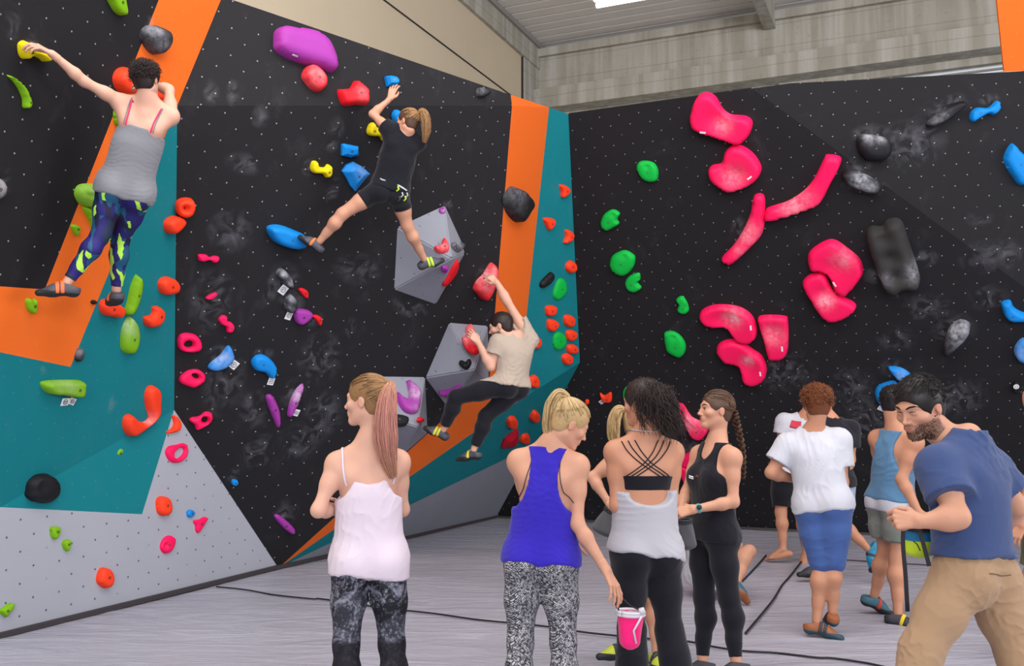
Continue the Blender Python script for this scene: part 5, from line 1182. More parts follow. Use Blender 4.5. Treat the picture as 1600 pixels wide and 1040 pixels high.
def shirt(p, name, mat, t=.012, hem=-.04, sleeve=.55, neck=.022, loose=0.0, noise=None, armhole=None, topcut=None, tags=('torso', 'girdle', 'trap'), label=None, extra=(), nr=.038, hemn=None, vox=None, st=None, subs=(), over=.03):
    S = p.S; hp = p.P0 + p.pu * hem * S; hn = -p.pu if hemn is None else vn(hemn)
    L = [q.inflate(t) for q in p.get(list(tags))]
    if loose: L.append(Prim('c', p.P0 + p.pu * .16 * S, p.P0 + p.pu * (hem - .02) * S, (.062 * S + loose, .066 * S + loose), .05, w=p.pr_, ratio=1.42))
    L += [q.inflate(over) for k in 'LR' for q in p.get(['thigh' + k])[:1] if over]
    for q in L: q.cuts = [(hp, hn)]
    if sleeve:
        for k in 'LR':
            d = p.el[k] - p.sho[k]; e = p.sho[k] + d * sleeve; r = (.030 if p.sex == 'f' else .038) * S + (st if st is not None else t) + loose * .25
            L.append(Prim('c', p.sho[k], e + vn(d) * .03, (r, r + .006), .03, cuts=[(e, vn(d))]))
    L += list(extra)
    if neck is not None:      # round neckline
        L.append(Prim('c', p.nb + p.cu * neck * S - p.cf * .01 * S, p.nb + p.cu * (neck + .06) * S + p.cf * .0 * S, (nr * S, nr * S * 1.2), .025, sub=True))
    if armhole:
        for k, g in (('L', -1), ('R', 1)):
            a = p.sho[k] + p.cr * g * armhole[1] * S - p.cu * armhole[2] * S; L.append(Prim('e', a, R=[p.cr, p.cf, p.cu], r=(armhole[0] * S, .2 * S, armhole[3] * S), k=.012, sub=True))
    L += list(subs)
    return p.cloth(name, L, mat, vox, noise, cuts=topcut or (), label=label)
class At:
    def __init__(s, p): s.p = p
    def __call__(s, r, f, u): p = s.p; return p.SM + p.cr * r * p.S + p.cf * f * p.S + p.cu * u * p.S

# --- woman in the pale pink camisole (front left)
p = Person('woman standing with her back turned in a pale pink camisole with long rose-blonde ponytail', 1.71, 'f', pel=(577, 868, 4.65), sh=(575, 712, 0), yawP=-8, yawS=-14,
           head=(574, 625), hyaw=-72, hpitch=-2, hscale=1.06, headL=1.08, armL=[(497, 797, -.3), (535, 796, 1)], armR=[(629, 796, .6), (560, 800, .9)], legL=[(541, 1006, 0), (543, 1140, 0), -20], legR=[(612, 1006, 0), (626, 1140, 0), 10],
           handL=None, handR=dict(tip=(505, 788, 0), palm=(0, -1, .1), curl=.5), skin=SK_FAIR, vox=.0062, shoulder={'L': (0, 0, -.005), 'R': (0, 0, -.005)})
p.build_body()
m = N('marbled_black_leggings'); ob = m.obj(); a = m.noise(7, 6, ob, .75, 1.5); b = m.noise(60, 3, ob, .7); c = m.mix(m.ramp(a, .5, .62, 0, 1), srgb(24, 24, 32), srgb(112, 112, 128))
v = m.n('ShaderNodeTexVoronoi', feature='F1'); v.inputs['Scale'].default_value = 6; m.l(ob, v.inputs[0]); sp = m.n('ShaderNodeSeparateColor'); m.l(v.outputs['Color'], sp.inputs[0])
c = m.mix(m.ramp(sp.outputs[0], .6, .62, 0, .55), c, srgb(58, 58, 70)); c = m.mix(m.math('MULTIPLY', m.ramp(b, .5, .6, 0, .6), m.ramp(a, .42, .55, 0, 1)), c, srgb(150, 150, 164))
sz = m.n('ShaderNodeSeparateXYZ'); m.l(ob, sz.inputs[0]); knee = m.math('MULTIPLY', m.ramp(sz.outputs[2], .30, .32, 0, 1), m.ramp(sz.outputs[2], .50, .52, 1, 0)); c = m.mix(m.math('MULTIPLY', knee, .9), c, srgb(20, 18, 26))
m.col(c); m.rough(.75); m.b.inputs['Specular IOR Level'].default_value = .25; m.bump(m.noise(300, 2, ob), .15, .001); M_MARBLE = m.m
trousers(p, 'leggings', M_MARBLE, .006, 1.0, noise=wrinkle(.0012, 30, 3))
M_PALE = fabric('pale_pink_cotton', srgb(216, 201, 213))
C = At(p)
shirt(p, 'camisole', M_PALE, .009, -.048, 0, None, .006, wrinkle(.003, 30, 4, (1.5, 0, 0)), topcut=[(p.SM - p.cu * .055 * p.S, vn(p.cu * 1.0 + p.cf * -.28))], subs=[Prim('e', C(0, -.07, -.03), R=[p.cr, p.cf, p.cu], r=(.07 * p.S, .06 * p.S, .052 * p.S), k=.01, sub=True)], tags=('torso',), armhole=(.055, .01, .02, .085), over=.009, label='pale pink camisole with thin straps', hemn=-p.pu - p.pr_ * .12)
for g, x in ((-1, -.075), (1, .075)):
    p.ribbon('shoulder_strap', [C(x * .93, -.05, -.085), C(x * 1.0, -.05, -.045), C(x, -.04, -.005), C(x, 0, .03), C(x, .04, -.02), C(x * .9, .06, -.06)], .011, M_PALE, .003)
tie = (.0, -.86, .35)
p.hair_cap(H_BROWN, .03); p.pulled(tie, 420, H_BROWN, .05, .0021)
tp = p.scalp(tie, .07); tp = A3(tp)
b_ = -p.cf
p.tail([tp - b_ * .02, tp + b_ * .035 + np.array([.0, 0, -.01]), tp + b_ * .055 + np.array([-.015, 0, -.08]), tp + b_ * .05 + np.array([-.02, -.01, -.22]), tp + b_ * .045 + np.array([-.005, -.01, -.36]), tp + b_ * .05 + np.array([.02, 0, -.46])], 420, [.012, .024, .045, .06, .065, .045, .02], H_PINK, .0022, tipf=lambda t: max(0, min(1, t * 2.2)) * (1 if t < .8 else 1 - (t - .8) * 3), wave=.003, rag=.22)
p.ribbon('hair_tie', [tp + p.hu * .016, tp + p.hr * .016, tp - p.hu * .016, tp - p.hr * .016], .008, MATS['black_cord'], .0, .003, closed=True, fieldd=field([Prim('c', tp - b_ * .02, tp + b_ * .03, (.014, .014), .01)], .004))

# --- blonde woman in the royal blue racerback top
p = Person('blonde woman in a royal blue racerback top and black-and-white leggings, looking down', 1.66, 'f', pel=(846, 868, 4.55), sh=(857, 716, 0), yawP=4, yawS=14,
           head=(889, 661, 0), hyaw=72, hpitch=-30, htilt=4, armL=[(832, 802, .9), (893, 838, .6)], armR=[(902, 818, -.2), (945, 887, -.3)], legL=[(813, 1003, 0), (806, 1140, 0), 0], legR=[(880, 1003, 0), (886, 1140, 0), 10],
           handL=dict(tip=(945, 856, -.3), palm=(0, .3, -1), curl=.3), handR=dict(tip=(972, 938, -.2), palm=(-.7, .5, -.2), curl=.28), skin=SK_MID, vox=.0062, headL=1.1)
p.build_body(eyes=False); C = At(p)
m = N('black_white_woven_leggings'); ob = m.obj(); sx = m.n('ShaderNodeSeparateXYZ'); m.l(ob, sx.inputs[0]); cb = m.n('ShaderNodeCombineXYZ'); wob = m.math('MULTIPLY', m.noise(26, 2, ob), .012)
m.l(m.math('ADD', sx.outputs[0], m.math('ADD', wob, m.math('MULTIPLY', sx.outputs[1], .7))), cb.inputs[0]); m.l(m.math('ADD', sx.outputs[2], wob), cb.inputs[1])
br = []
for a_ in (.785, -.785):
    q = m.n('ShaderNodeMapping'); m.l(cb.outputs[0], q.inputs[0]); q.inputs['Rotation'].default_value = (0, 0, a_)
    b = m.n('ShaderNodeTexBrick'); m.l(q.outputs[0], b.inputs[0]); b.inputs['Scale'].default_value = 42; b.inputs['Mortar Size'].default_value = .055; b.inputs['Brick Width'].default_value = .95; b.inputs['Row Height'].default_value = .30
    b.inputs['Color1'].default_value = srgb(196, 194, 198); b.inputs['Color2'].default_value = srgb(120, 118, 126); b.inputs['Mortar'].default_value = srgb(36, 36, 46); b.inputs['Mortar Smooth'].default_value = .2; br.append(b.outputs[0])
k = m.ramp(m.noise(48, 0, cb.outputs[0]), .49, .51, 0, 1); cc = m.mix(k, br[0], br[1]); cc = m.mix(m.ramp(m.noise(75, 1, ob), .54, .58, 0, .85), cc, srgb(40, 40, 50))
m.col(cc); m.rough(.85); m.b.inputs['Specular IOR Level'].default_value = .2; M_WOVEN = m.m
trousers(p, 'leggings', M_WOVEN, .006, 1.0, noise=wrinkle(.0012, 30, 5))
M_ROYAL = fabric('royal_blue_jersey', srgb(50, 36, 168))
shirt(p, 'racerback_top', M_ROYAL, .009, -.012, 0, None, .006, wrinkle(.0025, 40, 6, (0, 0, 2.5)), tags=('torso', 'trap', 'girdle'), armhole=(.048, .0, .035, .1), topcut=[(C(0, 0, .03), vn(p.cu + p.cf * .1))], over=.012, label='royal blue racerback sports top')
for g in (-1, 1): p.ribbon('bra_strap', [C(g * .045, -.05, .02), C(g * .045, -.055, -.03), C(g * .06, -.05, -.09), C(g * .09, -.03, -.12)], .004, MATS['black_cord'], .003)
tie = (-.05, -.62, .72)
p.hair_cap(H_BLOND, .03); p.pulled(tie, 420, H_BLOND, .05, .0021, seed=7)
tp = A3(p.scalp(tie, .08)); z = np.array([0, 0, 1.0]); X_ = np.array([1.0, 0, 0])
p.tail([A3(p.scalp(tie, .0)), tp, tp - X_ * .035 + z * .005, tp - X_ * .065 - z * .05, tp - X_ * .075 - z * .13, tp - X_ * .075 - z * .20, tp - X_ * .085 - z * .27], 460, [.015, .02, .035, .045, .048, .042, .022], H_BLOND, .0022, wave=.003, rag=.25, seed=9)
p.ribbon('bracelet', [p.wr['R'] + np.array([math.cos(a), math.sin(a), 0]) * .03 for a in np.linspace(0, 5.5, 7)], .006, M_STEEL, .002, .003, closed=True)

# --- woman with dark curls, grey top over strappy black bra
p = Person('woman with dark curly hair in a grey low-back top over a strappy black bra', 1.73, 'f', pel=(1008, 858, 4.9), sh=(1006, 698, 0), yawP=-12, yawS=-6,
           head=(1004, 628), hyaw=-52, hpitch=-8, armL=[(963, 790, -.1), (1000, 806, .9)], armR=[(1050, 784, .2), (1020, 800, 1)], legL=[(987, 985, 0), (986, 1112, 0), -10], legR=[(1046, 985, 0), (1068, 1108, 0), 20],
           skin=SK_TAN, vox=.0062)
p.build_body(); C = At(p)
M_BLACKF = fabric('black_stretch_fabric', srgb(22, 22, 30)); M_GREYT = fabric('light_grey_jersey', srgb(176, 174, 182))
trousers(p, 'flared_trousers', M_BLACKF, .006, 1.0, flare=.036, noise=wrinkle(.002, 26, 8))
shirt(p, 'grey_top', M_GREYT, .012, -.006, 0, None, .012, wrinkle(.0026, 28, 9, (0, 0, 2.5)), tags=('torso',), topcut=[(C(0, 0, -.125), vn(p.cu * 1.0 + p.cf * -.25))], subs=[Prim('e', C(.01, -.07, -.14), R=[p.cr, p.cf, p.cu], r=(.075 * p.S, .06 * p.S, .032 * p.S), k=.015, sub=True)], hemn=-p.pu - p.pr_ * .15, over=.016, label='light grey low-back tank top')
L = [q.inflate(.004) for q in p.get(['torso', 'girdle'])]
p.cloth('bra_band', L, M_BLACKF, cuts=[(C(0, 0, -.085), p.cu), (C(0, 0, -.128), -p.cu)])
for a, b in ((-.075, .04), (-.055, .055), (-.035, .07), (.075, -.04), (.055, -.055), (.035, -.07)):
    p.ribbon('crossed_strap', [C(a, -.03, .02), C(a * .8 + b * .1, -.055, -.01), C((a + b) / 2 * .9, -.06, -.05), C(b, -.055, -.09)], .006, M_BLACKF, .003)
rg = random.Random(4); p.hair_cap(H_DARK, .05, low=-.42, extra=((.0, -.38, -.0, .24, .2, .28), (.03, -.32, -.3, .2, .16, .22)))
P_ = []
for i in range(1100):
    d = vn([rg.gauss(0, 1), rg.gauss(-.5, 1), rg.gauss(.1, .9)])
    if (d[1] > .2 and d[2] < .45): continue
    q = A3(p.scalp(d, .05 + rg.uniform(-.03, .03))); back = -p.hf * .5 + p.hr * .1; dr = vn(vn(q - p.H) * .3 + back + np.array([rg.gauss(0, .22), rg.gauss(0, .22), -.8])); pts = []; u1 = vn(np.cross(dr, [0, 0, 1])); u2 = np.cross(dr, u1); ph = rg.uniform(0, 6); L_ = rg.uniform(.04, .09); cr_ = rg.uniform(.005, .010)
    for t in range(12): f_ = t / 11; pts.append(Vector(q + dr * L_ * f_ + np.array([0, 0, -1]) * .06 * f_ * f_ + (u1 * math.cos(ph + f_ * 9) + u2 * math.sin(ph + f_ * 9)) * cr_ * min(1, f_ * 4)))
    P_.append(pts)
for i in range(420):      # long curls hanging behind the neck
    q = A3(p.scalp((rg.gauss(.1, .3), -1, rg.gauss(-.3, .3)), .18)) - p.hf * rg.uniform(0, .03); pts = []; ph = rg.uniform(0, 6); L_ = rg.uniform(.1, .2); cr_ = rg.uniform(.005, .011); ox, oy = rg.gauss(.02, .03), rg.gauss(0, .02)
    for t in range(14): f_ = t / 13; pts.append(Vector(q + np.array([ox * f_, oy * f_ - .01, -L_ * f_]) + np.array([math.cos(ph + f_ * 11), math.sin(ph + f_ * 11), 0]) * cr_))
    P_.append(pts)
p.strands(P_, .0018, H_DARK, 'curls')
p.ribbon('necklace', [p.nb + p.cr * math.cos(a) * .06 + p.cf * math.sin(a) * .06 + p.cu * .03 for a in np.linspace(0, 5.6, 8)], .006, M_GREYT, .003, .003, closed=True)
open_p6 = p

# --- blonde woman mostly hidden behind the curly-haired woman
p = Person('blonde woman half hidden behind the curly-haired woman, bare legs, yellow-green shoes', 1.66, 'f', pel=(996, 838, 6.15), sh=(985, 718, 0), yawP=150, yawS=160,
           head=(996, 660), hyaw=60, hpitch=-10, armL=[(1010, 775, -.3), (985, 790, -1)], armR=[(925, 745, 0), (951, 785, -.5)], legL=[(1023, 935, -.2), (1026, 1018, 0), 172], legR=[(985, 930, 0), (975, 1005, 0), -100],
           handR=dict(tip=(958, 798, 0), palm=(.6, -.3, -.5), curl=.6), skin=SK_MID, vox=.0085)
p.build_body(face=False); C = At(p)
trousers(p, 'shorts', M_BLACKF, .012, .28, noise=wrinkle(.002, 26, 1)); M_GREENT = fabric('green_cotton', srgb(60, 130, 90))
shirt(p, 'sleeveless_top', M_GREENT, .010, -.02, 0, None, .01, wrinkle(.003, 26, 2), tags=('torso',), armhole=(.06, .005, .02, .10), topcut=[(C(0, 0, -.05), p.cu)])
M_LIMES = simple('lime_shoe_leather', srgb(186, 198, 52), .6)
p.shoe('L', M_LIMES, M_SOLE, (M_SHOE, 2)); p.shoe('R', M_LIMES, M_SOLE, (M_SHOE, 2))
tie = (-.1, -.8, .3); p.hair_cap(H_BLOND, .03); tp = A3(p.scalp(tie, .06))
p.tail([tp, tp - X_ * .04, tp - X_ * .07 - z * .08, tp - X_ * .07 - z * .18, tp - X_ * .05 - z * .26], 220, [.015, .04, .05, .045, .02], H_BLOND, .003, wave=.004)

# --- woman with the braid
p = Person('woman with a long brown braid, black tank top and black leggings, facing left', 1.73, 'f', pel=(1112, 826, 5.8), sh=(1118, 706, 0), yawP=-112, yawS=-118,
           head=(1119, 640, -.1), hyaw=-100, hpitch=2, armL=[(1146, 784, -.1), (1086, 795, -.5)], armR=[(1072, 770, .1), (1062, 800, -.8)], legL=[(1139, 934, 0), (1150, 1032, 0), -125], legR=[(1100, 934, 0), (1098, 1030, 0), -130],
           handL=dict(tip=(1050, 802, 0), palm=(.2, .8, -.6), curl=.55), handR=dict(tip=(1056, 812, 0), palm=(.5, -.6, -.3), curl=.6), skin=SK_MID, vox=.0068, headL=1.0)
p.build_body(); C = At(p)
trousers(p, 'leggings', M_BLACKF, .005, .97, top=.11, noise=wrinkle(.001, 30, 2))
shirt(p, 'tank_top', M_BLACKF, .008, -.03, 0, None, .004, wrinkle(.002, 28, 3), tags=('torso', 'trap', 'girdle'), armhole=(.046, .013, .004, .07), topcut=[(C(0, 0, .035), p.cu)], subs=[Prim('e', C(0, .07, .03), R=[p.cr, p.cf, p.cu], r=(.036 * p.S, .055 * p.S, .06 * p.S), k=.008, sub=True)], over=.010, label='black sports tank top')
for g in (0,):
    c0 = C(.012, .1, -.10); M_LOGO = simple('printed_white', srgb(225, 225, 228), .8); M_LOGR = simple('printed_red', srgb(214, 40, 40), .8)
    p.ribbon('logo_stripe', [c0 + p.cr * -.004, c0 + p.cu * .030 + p.cr * -.018, ], .006, M_LOGR, .011, .0015, 4); p.ribbon('logo_stripe', [c0 + p.cu * .030 + p.cr * -.018, c0 + p.cu * .0 + p.cr * -.036], .006, M_LOGR, .011, .0015, 4)
    for q in (.0, .014): p.ribbon('logo_text', [c0 + p.cr * .004 + p.cu * (q - .004), c0 + p.cr * .045 + p.cu * (q + .004)], .008, M_LOGO, .011, .0015, 5)
c0 = p.hip['L'] + p.pu * .03 * p.S - p.pr_ * .07; p.ribbon('logo_dot', [c0, c0 + p.pf * .012], .012, M_LOGO, .008, .0015, 3); p.ribbon('logo_text', [c0 - z * .018 - p.pf * .012, c0 - z * .018 + p.pf * .022], .004, M_LOGO, .008, .0015, 3)
M_WATCH = simple('teal_watch_strap', srgb(80, 176, 176), .5); wd = vn(p.wr['L'] - p.el['L']); w1 = vn(np.cross(wd, [0, 0, 1])); w2 = np.cross(wd, w1); wc = p.wr['L'] - wd * .02
p.ribbon('watch_strap', [wc + (w1 * math.cos(a) + w2 * math.sin(a)) * .03 for a in np.linspace(0, 5.5, 7)], .018, M_WATCH, .003, .003, closed=True)
wf, wg = p.project(wc + np.array([0, -.03, .01]), .006); tubes_local(p, 'watch_face', [[wf - wg * .004, wf + wg * .004]], [.017], M_SOLE, p.o); tubes_local(p, 'watch_bezel', [[wf - wg * .002, wf + wg * .003]], [.020], M_WATCH, p.o)
p.shoe('L', M_SHOE); p.shoe('R', M_SHOE)
tie = (.0, -.9, -.25); p.hair_cap(H_CHEST, .03); p.pulled(tie, 380, H_CHEST, .045, .0022, seed=3)
tp = A3(p.scalp(tie, .03)); bk = -p.cf; g = [tp, tp + bk * .02 - z * .06, tp + bk * .045 - z * .14, tp + bk * .07 - z * .24, tp + bk * .075 - z * .34, tp + bk * .07 - z * .42]
gq = catmull([Vector(v) for v in g], 10); P_ = []
for s3 in range(3):
    for j in range(26):
        pts = []; a0 = s3 * 2.094; q = rg.uniform(.2, 1); b0 = rg.uniform(0, 6.28)
        for i, v in enumerate(gq):
            f_ = i / (len(gq) - 1); ph = i * .62 + a0; w = .022 * (1 - .5 * f_); pts.append(v + Vector(p.cr) * (math.sin(ph) * w + math.cos(b0) * .012 * q * (1 - f_ * .4)) + Vector(bk) * (math.sin(2 * ph) * w * .5 + math.sin(b0) * .012 * q * (1 - f_ * .4)))
        P_.append(pts)
p.strands(P_, .0026, H_CHEST, 'braid')
lb = [Vector(p.H + p.hr * s_ * .135 * p.hs + p.hf * .40 * p.hs + p.hu * .075 * p.hs) for s_ in (-1, 1)]
def brows(p, mat, r=.0026, lash=True):
    hs = p.hs; P_ = []; Q_ = []
    for g in (-1, 1):
        P_.append([p.H + p.hr * g * a * hs + p.hf * b * hs + p.hu * c * hs for a, b, c in ((.055, .425, .105), (.12, .405, .135), (.19, .365, .135), (.235, .315, .105))])
        Q_.append([p.H + p.hr * g * a * hs + p.hf * b * hs + p.hu * c * hs for a, b, c in ((.075, .39, .03), (.13, .405, .052), (.19, .365, .035))])
    tubes_local(p, 'eyebrows', P_, [[r * .8, r * 1.2, r, r * .4]] * 2, mat, p.o); tubes_local(p, 'eyelashes', Q_, [.0014] * 2, mat, p.o)
brows(p, H_DARK)

# --- man in the white T-shirt and blue shorts
def short_hair(p, mat, n, L_, r=.0016, curl=.0, e=.03, seed=1, low=-.5, carve=(0, .46, -.20, .36, .40, .46), hang=.35, cap=True, jit=.35, front=.42, up=.0):
    rg = random.Random(seed)
    if cap: p.hair_cap(mat, e, low=-.34, carve=carve)
    P_ = []
    while len(P_) < n:
        d = vn([rg.gauss(0, 1), rg.gauss(-.25, 1), rg.gauss(.35, .9)])
        if d[2] < low or (d[1] > .2 and d[2] < front) or (abs(d[0]) > .6 and d[1] > -.2 and d[2] < .0): continue
        q = A3(p.scalp(d, e - .02)); nrm = vn(q - p.H); sw = vn(np.cross(nrm, p.hr) + np.array([rg.gauss(0, 1), rg.gauss(0, 1), rg.gauss(0, 1)]) * jit); dr = vn(nrm * (.45 + up) + sw * .7 - p.hu * hang); ll = L_ * rg.uniform(.6, 1.2)
        u1 = vn(np.cross(dr, nrm)); u2 = nrm; ph = rg.uniform(0, 6.28); pts = []; k = 9 if curl else 5
        for t in range(k): f_ = t / (k - 1); pts.append(Vector(q + dr * ll * f_ - nrm * ll * .35 * f_ * f_ + (u1 * math.cos(ph + f_ * 7) + u2 * math.sin(ph + f_ * 7)) * curl * min(1, f_ * 3)))
        P_.append(pts)
    return p.strands(P_, r, mat, 'hair_strands')
M_WHITE = fabric('white_cotton', srgb(194, 194, 204)); M_BLUES = fabric('blue_denim_shorts', srgb(66, 92, 150))
M_BRNSH = simple('brown_orange_shoe', srgb(150, 88, 52), .6); M_DKB = simple('dark_teal_rubber', srgb(40, 70, 84), .6)
p = Person('man with fluffy auburn hair in a white T-shirt and knee-length blue shorts, back turned', 1.80, 'm', pel=(1285, 783, 6.95), sh=(1270, 688, .2), yawP=30, yawS=10,
           head=(1275, 632), hyaw=-5, hpitch=-6, armL=[(1205, 738, -.1), (1240, 748, .9)], armR=[(1316, 754, .1), (1297, 790, .8)], legL=[(1283, 880, 0), (1276, 970, 0), (1312, 984, 0)], legR=[(1303, 878, .3), (1301, 955, .2), 10],
           skin=SK_TAN, vox=.008)
p.build_body(face=False); trousers(p, 'blue_shorts', M_BLUES, .014, .5, thigh=.014, noise=wrinkle(.003, 20, 2)); shirt(p, 'white_t_shirt', M_WHITE, .018, -.035, .62, .022, .016, wrinkle(.005, 26, 3, (2, 0, 0)))
p.shoe('L', M_BRNSH, M_DKB, (M_SHOE, 2), fat=.85); p.shoe('R', M_BRNSH, M_DKB, (M_SHOE, 1), fat=.85); short_hair(p, H_AUB, 1500, .055, .0024, .007, .09, 3, jit=.6, hang=.1)

# --- man in the black T-shirt lifting one foot, behind him
M_NAVYB = fabric('black_cotton', srgb(28, 28, 36)); M_PATT = fabric('pale_blue_patterned_cotton', srgb(150, 160, 186)); M_TEALS = simple('blue_shoe', srgb(20, 130, 170), .5)
p = Person('man in a black T-shirt lifting a blue-shoed foot behind the auburn-haired man', 1.83, 'm', pel=(1306, 752, 9.1), sh=(1302, 668, 0), yawP=150, yawS=165,
           head=(1287, 622), hyaw=-170, armL=[(1329, 718, -.2), (1317, 745, -.8)], armR=[(1285, 720, 0), (1290, 745, -.5)], legL=[(1316, 815, -.6), (1356, 857, .3, .9), (1361, 884, 0)], legR=[(1292, 815, 0), (1277, 884, 0), -95],
           skin=SK_TAN, vox=.0095)
p.build_body(face=False); trousers(p, 'patterned_shorts', M_PATT, .014, .42, thigh=.014, noise=wrinkle(.003, 20, 5)); shirt(p, 'black_t_shirt', M_NAVYB, .018, -.02, .6, .022, .012, wrinkle(.004, 20, 6))
p.shoe('L', M_TEALS, M_SOLE, (M_SHOE, 1)); p.shoe('R', M_SHOE, M_SOLE); short_hair(p, H_AUB, 300, .035, .0028, .004, .05, 5)
M_YEL = simple('yellow_patch', srgb(222, 190, 40), .7); q = p.hip['L'] + p.pr_ * -.09 + np.array([0, 0, -.12]); tubes_local(p, 'yellow_label', [[q, q - z * .1]], [.018], M_YEL, p.o)

# --- man with the red print on a white T-shirt
p = Person('barefoot man in a white T-shirt with a red print behind the auburn-haired man', 1.86, 'm', pel=(1238, 738, 10.25), sh=(1254, 662, .2), yawP=-5, yawS=8,
           head=(1266, 622), hyaw=20, armL=[(1220, 690, 0), (1232, 712, .8)], armR=[(1272, 700, .3), (1262, 720, .7)], legL=[(1220, 800, 0), (1224, 858, -.2), (1204, 866, 0)], legR=[(1250, 800, .2), (1260, 866, -.4), (1252, 882, -.5)],
           skin=SK_TAN, vox=.0095)
p.build_body(face=False, barefoot=('L', 'R')); trousers(p, 'black_shorts', M_BLACKF, .014, .42, thigh=.018); shirt(p, 'white_t_shirt', M_WHITE, .018, -.02, .6, .022, .012, wrinkle(.004, 20, 8)); short_hair(p, H_AUB, 300, .035, .0028, .004, .05, 6)
C = At(p); p.ribbon('red_print', [C(-.075, -.07, -.008), C(-.02, -.08, -.008)], .085, simple('printed_crimson', srgb(196, 50, 70), .8), .024, .003, 8)

# --- man in the blue tank top
M_BLUT = fabric('faded_blue_jersey', srgb(84, 122, 156)); M_GSH = fabric('grey_green_shorts', srgb(118, 122, 116), var=.2); M_MULT = simple('teal_red_shoe', srgb(56, 100, 116), .6); M_REDR = simple('red_strap', srgb(190, 60, 50), .6)
p = Person('man in a faded blue tank top and grey shorts behind the bearded man in navy', 1.84, 'm', pel=(1392, 778, 7.5), sh=(1400, 684, 0), yawP=72, yawS=66,
           head=(1400, 628), hyaw=80, hpitch=-10, armL=[(1376, 735, .7), (1400, 770, .8)], armR=[(1408, 748, -.1), (1434, 798, -.1)], legL=[(1384, 862, .2), (1366, 930, .3), (1384, 945, .3)], legR=[(1402, 872, -.1), (1403, 958, -.1), (1424, 971, -.1)],
           handR=dict(tip=(1446, 818, 0), palm=(.3, .8, 0), curl=.35), skin=SK_TAN, vox=.0085, bulk=.95)
p.build_body(face=False); C = At(p)
trousers(p, 'grey_shorts', M_GSH, .008, .36, thigh=.026, noise=wrinkle(.004, 18, 4)); shirt(p, 'white_undershirt', M_WHITE, .013, -.045, 0, None, .010, tags=('torso',), topcut=[(p.P0 + p.pu * .03 * p.S, p.pu)])
shirt(p, 'blue_tank_top', M_BLUT, .022, .0, 0, None, .014, wrinkle(.005, 20, 8, (0, 0, 2)), tags=('torso', 'trap', 'girdle'), armhole=(.062, .002, .03, .105), topcut=[(C(0, 0, .03), p.cu)])
p.shoe('L', M_MULT, M_SOLE, (M_REDR, 1)); p.shoe('R', M_SHOE, M_SOLE, (M_YEL, 1)); short_hair(p, H_BLACK, 900, .045, .0024, 0, .07, 7)

# --- bearded man in navy and khaki
M_NAVY = fabric('navy_cotton', srgb(58, 74, 116)); M_KHAKI = fabric('khaki_cotton', srgb(164, 133, 104)); 
p = Person('dark-bearded man in a navy T-shirt and khaki trousers, leaning forward and looking down', 1.80, 'm', pel=(1521, 892, 3.95), sh=(1512, 712, .12), yawP=-30, yawS=-38,
           head=(1437, 634, 0), hyaw=-120, hpitch=-22, htilt=0, armL=[(1497, 808, -.45), (1442, 814, -.1)], armR=[(1588, 790, .3), (1560, 830, .9)], legL=[(1438, 1020, -.35), (1400, 1190, 0), -40], legR=[(1592, 1030, 0), (1640, 1190, 0), 0],
           handL=dict(tip=(1408, 812, 0), palm=(.25, .9, -.3), curl=1.1), skin=SK_MID, vox=.0062, headL=1.22, shoulder={'L': (.006, .02, -.022), 'R': (-.006, 0, -.016)}, hscale=1.04)
p.build_body(beard=.85, eyes=False); C = At(p)
trousers(p, 'khaki_trousers', M_KHAKI, .009, 1.0, thigh=.010, knee=.018, top=.085, noise=wrinkle(.005, 32, 4)); 
shirt(p, 'navy_t_shirt', M_NAVY, .021, .045, .62, .050, .012, wrinkle(.004, 28, 8, (1.5, 0, 0)))
p.ribbon('back_pocket_seam', [p.P0 + p.pr_ * a - p.pf * .13 + p.pu * (-.01 + .01 * abs(a) * 10) for a in (-.10, -.03, .04)], .004, simple('dark_khaki_stitch', srgb(96, 72, 56), .9), .017, .002)
short_hair(p, H_BLACK, 3000, .030, .0016, 0, .05, 9, carve=(0, .50, -.20, .40, .37, .46), jit=.22, up=.0, front=.55, hang=.15); brows(p, H_BLACK, .0036)
rg2 = random.Random(8); P_ = []
while len(P_) < 500:
    a, c = rg2.uniform(-.27, .27), rg2.uniform(-.52, -.14); b = rg2.uniform(-.02, .42)
    q0 = p.H + p.hr * a * p.hs + p.hf * b * p.hs + p.hu * c * p.hs
    if b > .2 and c > -.19 or (abs(a) < .11 and -.31 < c < -.2 and b > .25) or (b > .15 and abs(a) > .1 and c > -.24): continue
    if not hasattr(p, 'HF'): p.HF = field(p.head_prims(True, True), .005)
    q1, gn = p.project(q0, .0, p.HF)
    if np.linalg.norm(q1 - q0) > .02: continue
    dn = vn(gn * .5 - p.hu * .8 + p.hf * .2); P_.append([Vector(q1), Vector(q1 + dn * .003), Vector(q1 + dn * .006 - gn * .001)])
p.strands(P_, .0012, H_BLACK, 'beard', parent=p.o)

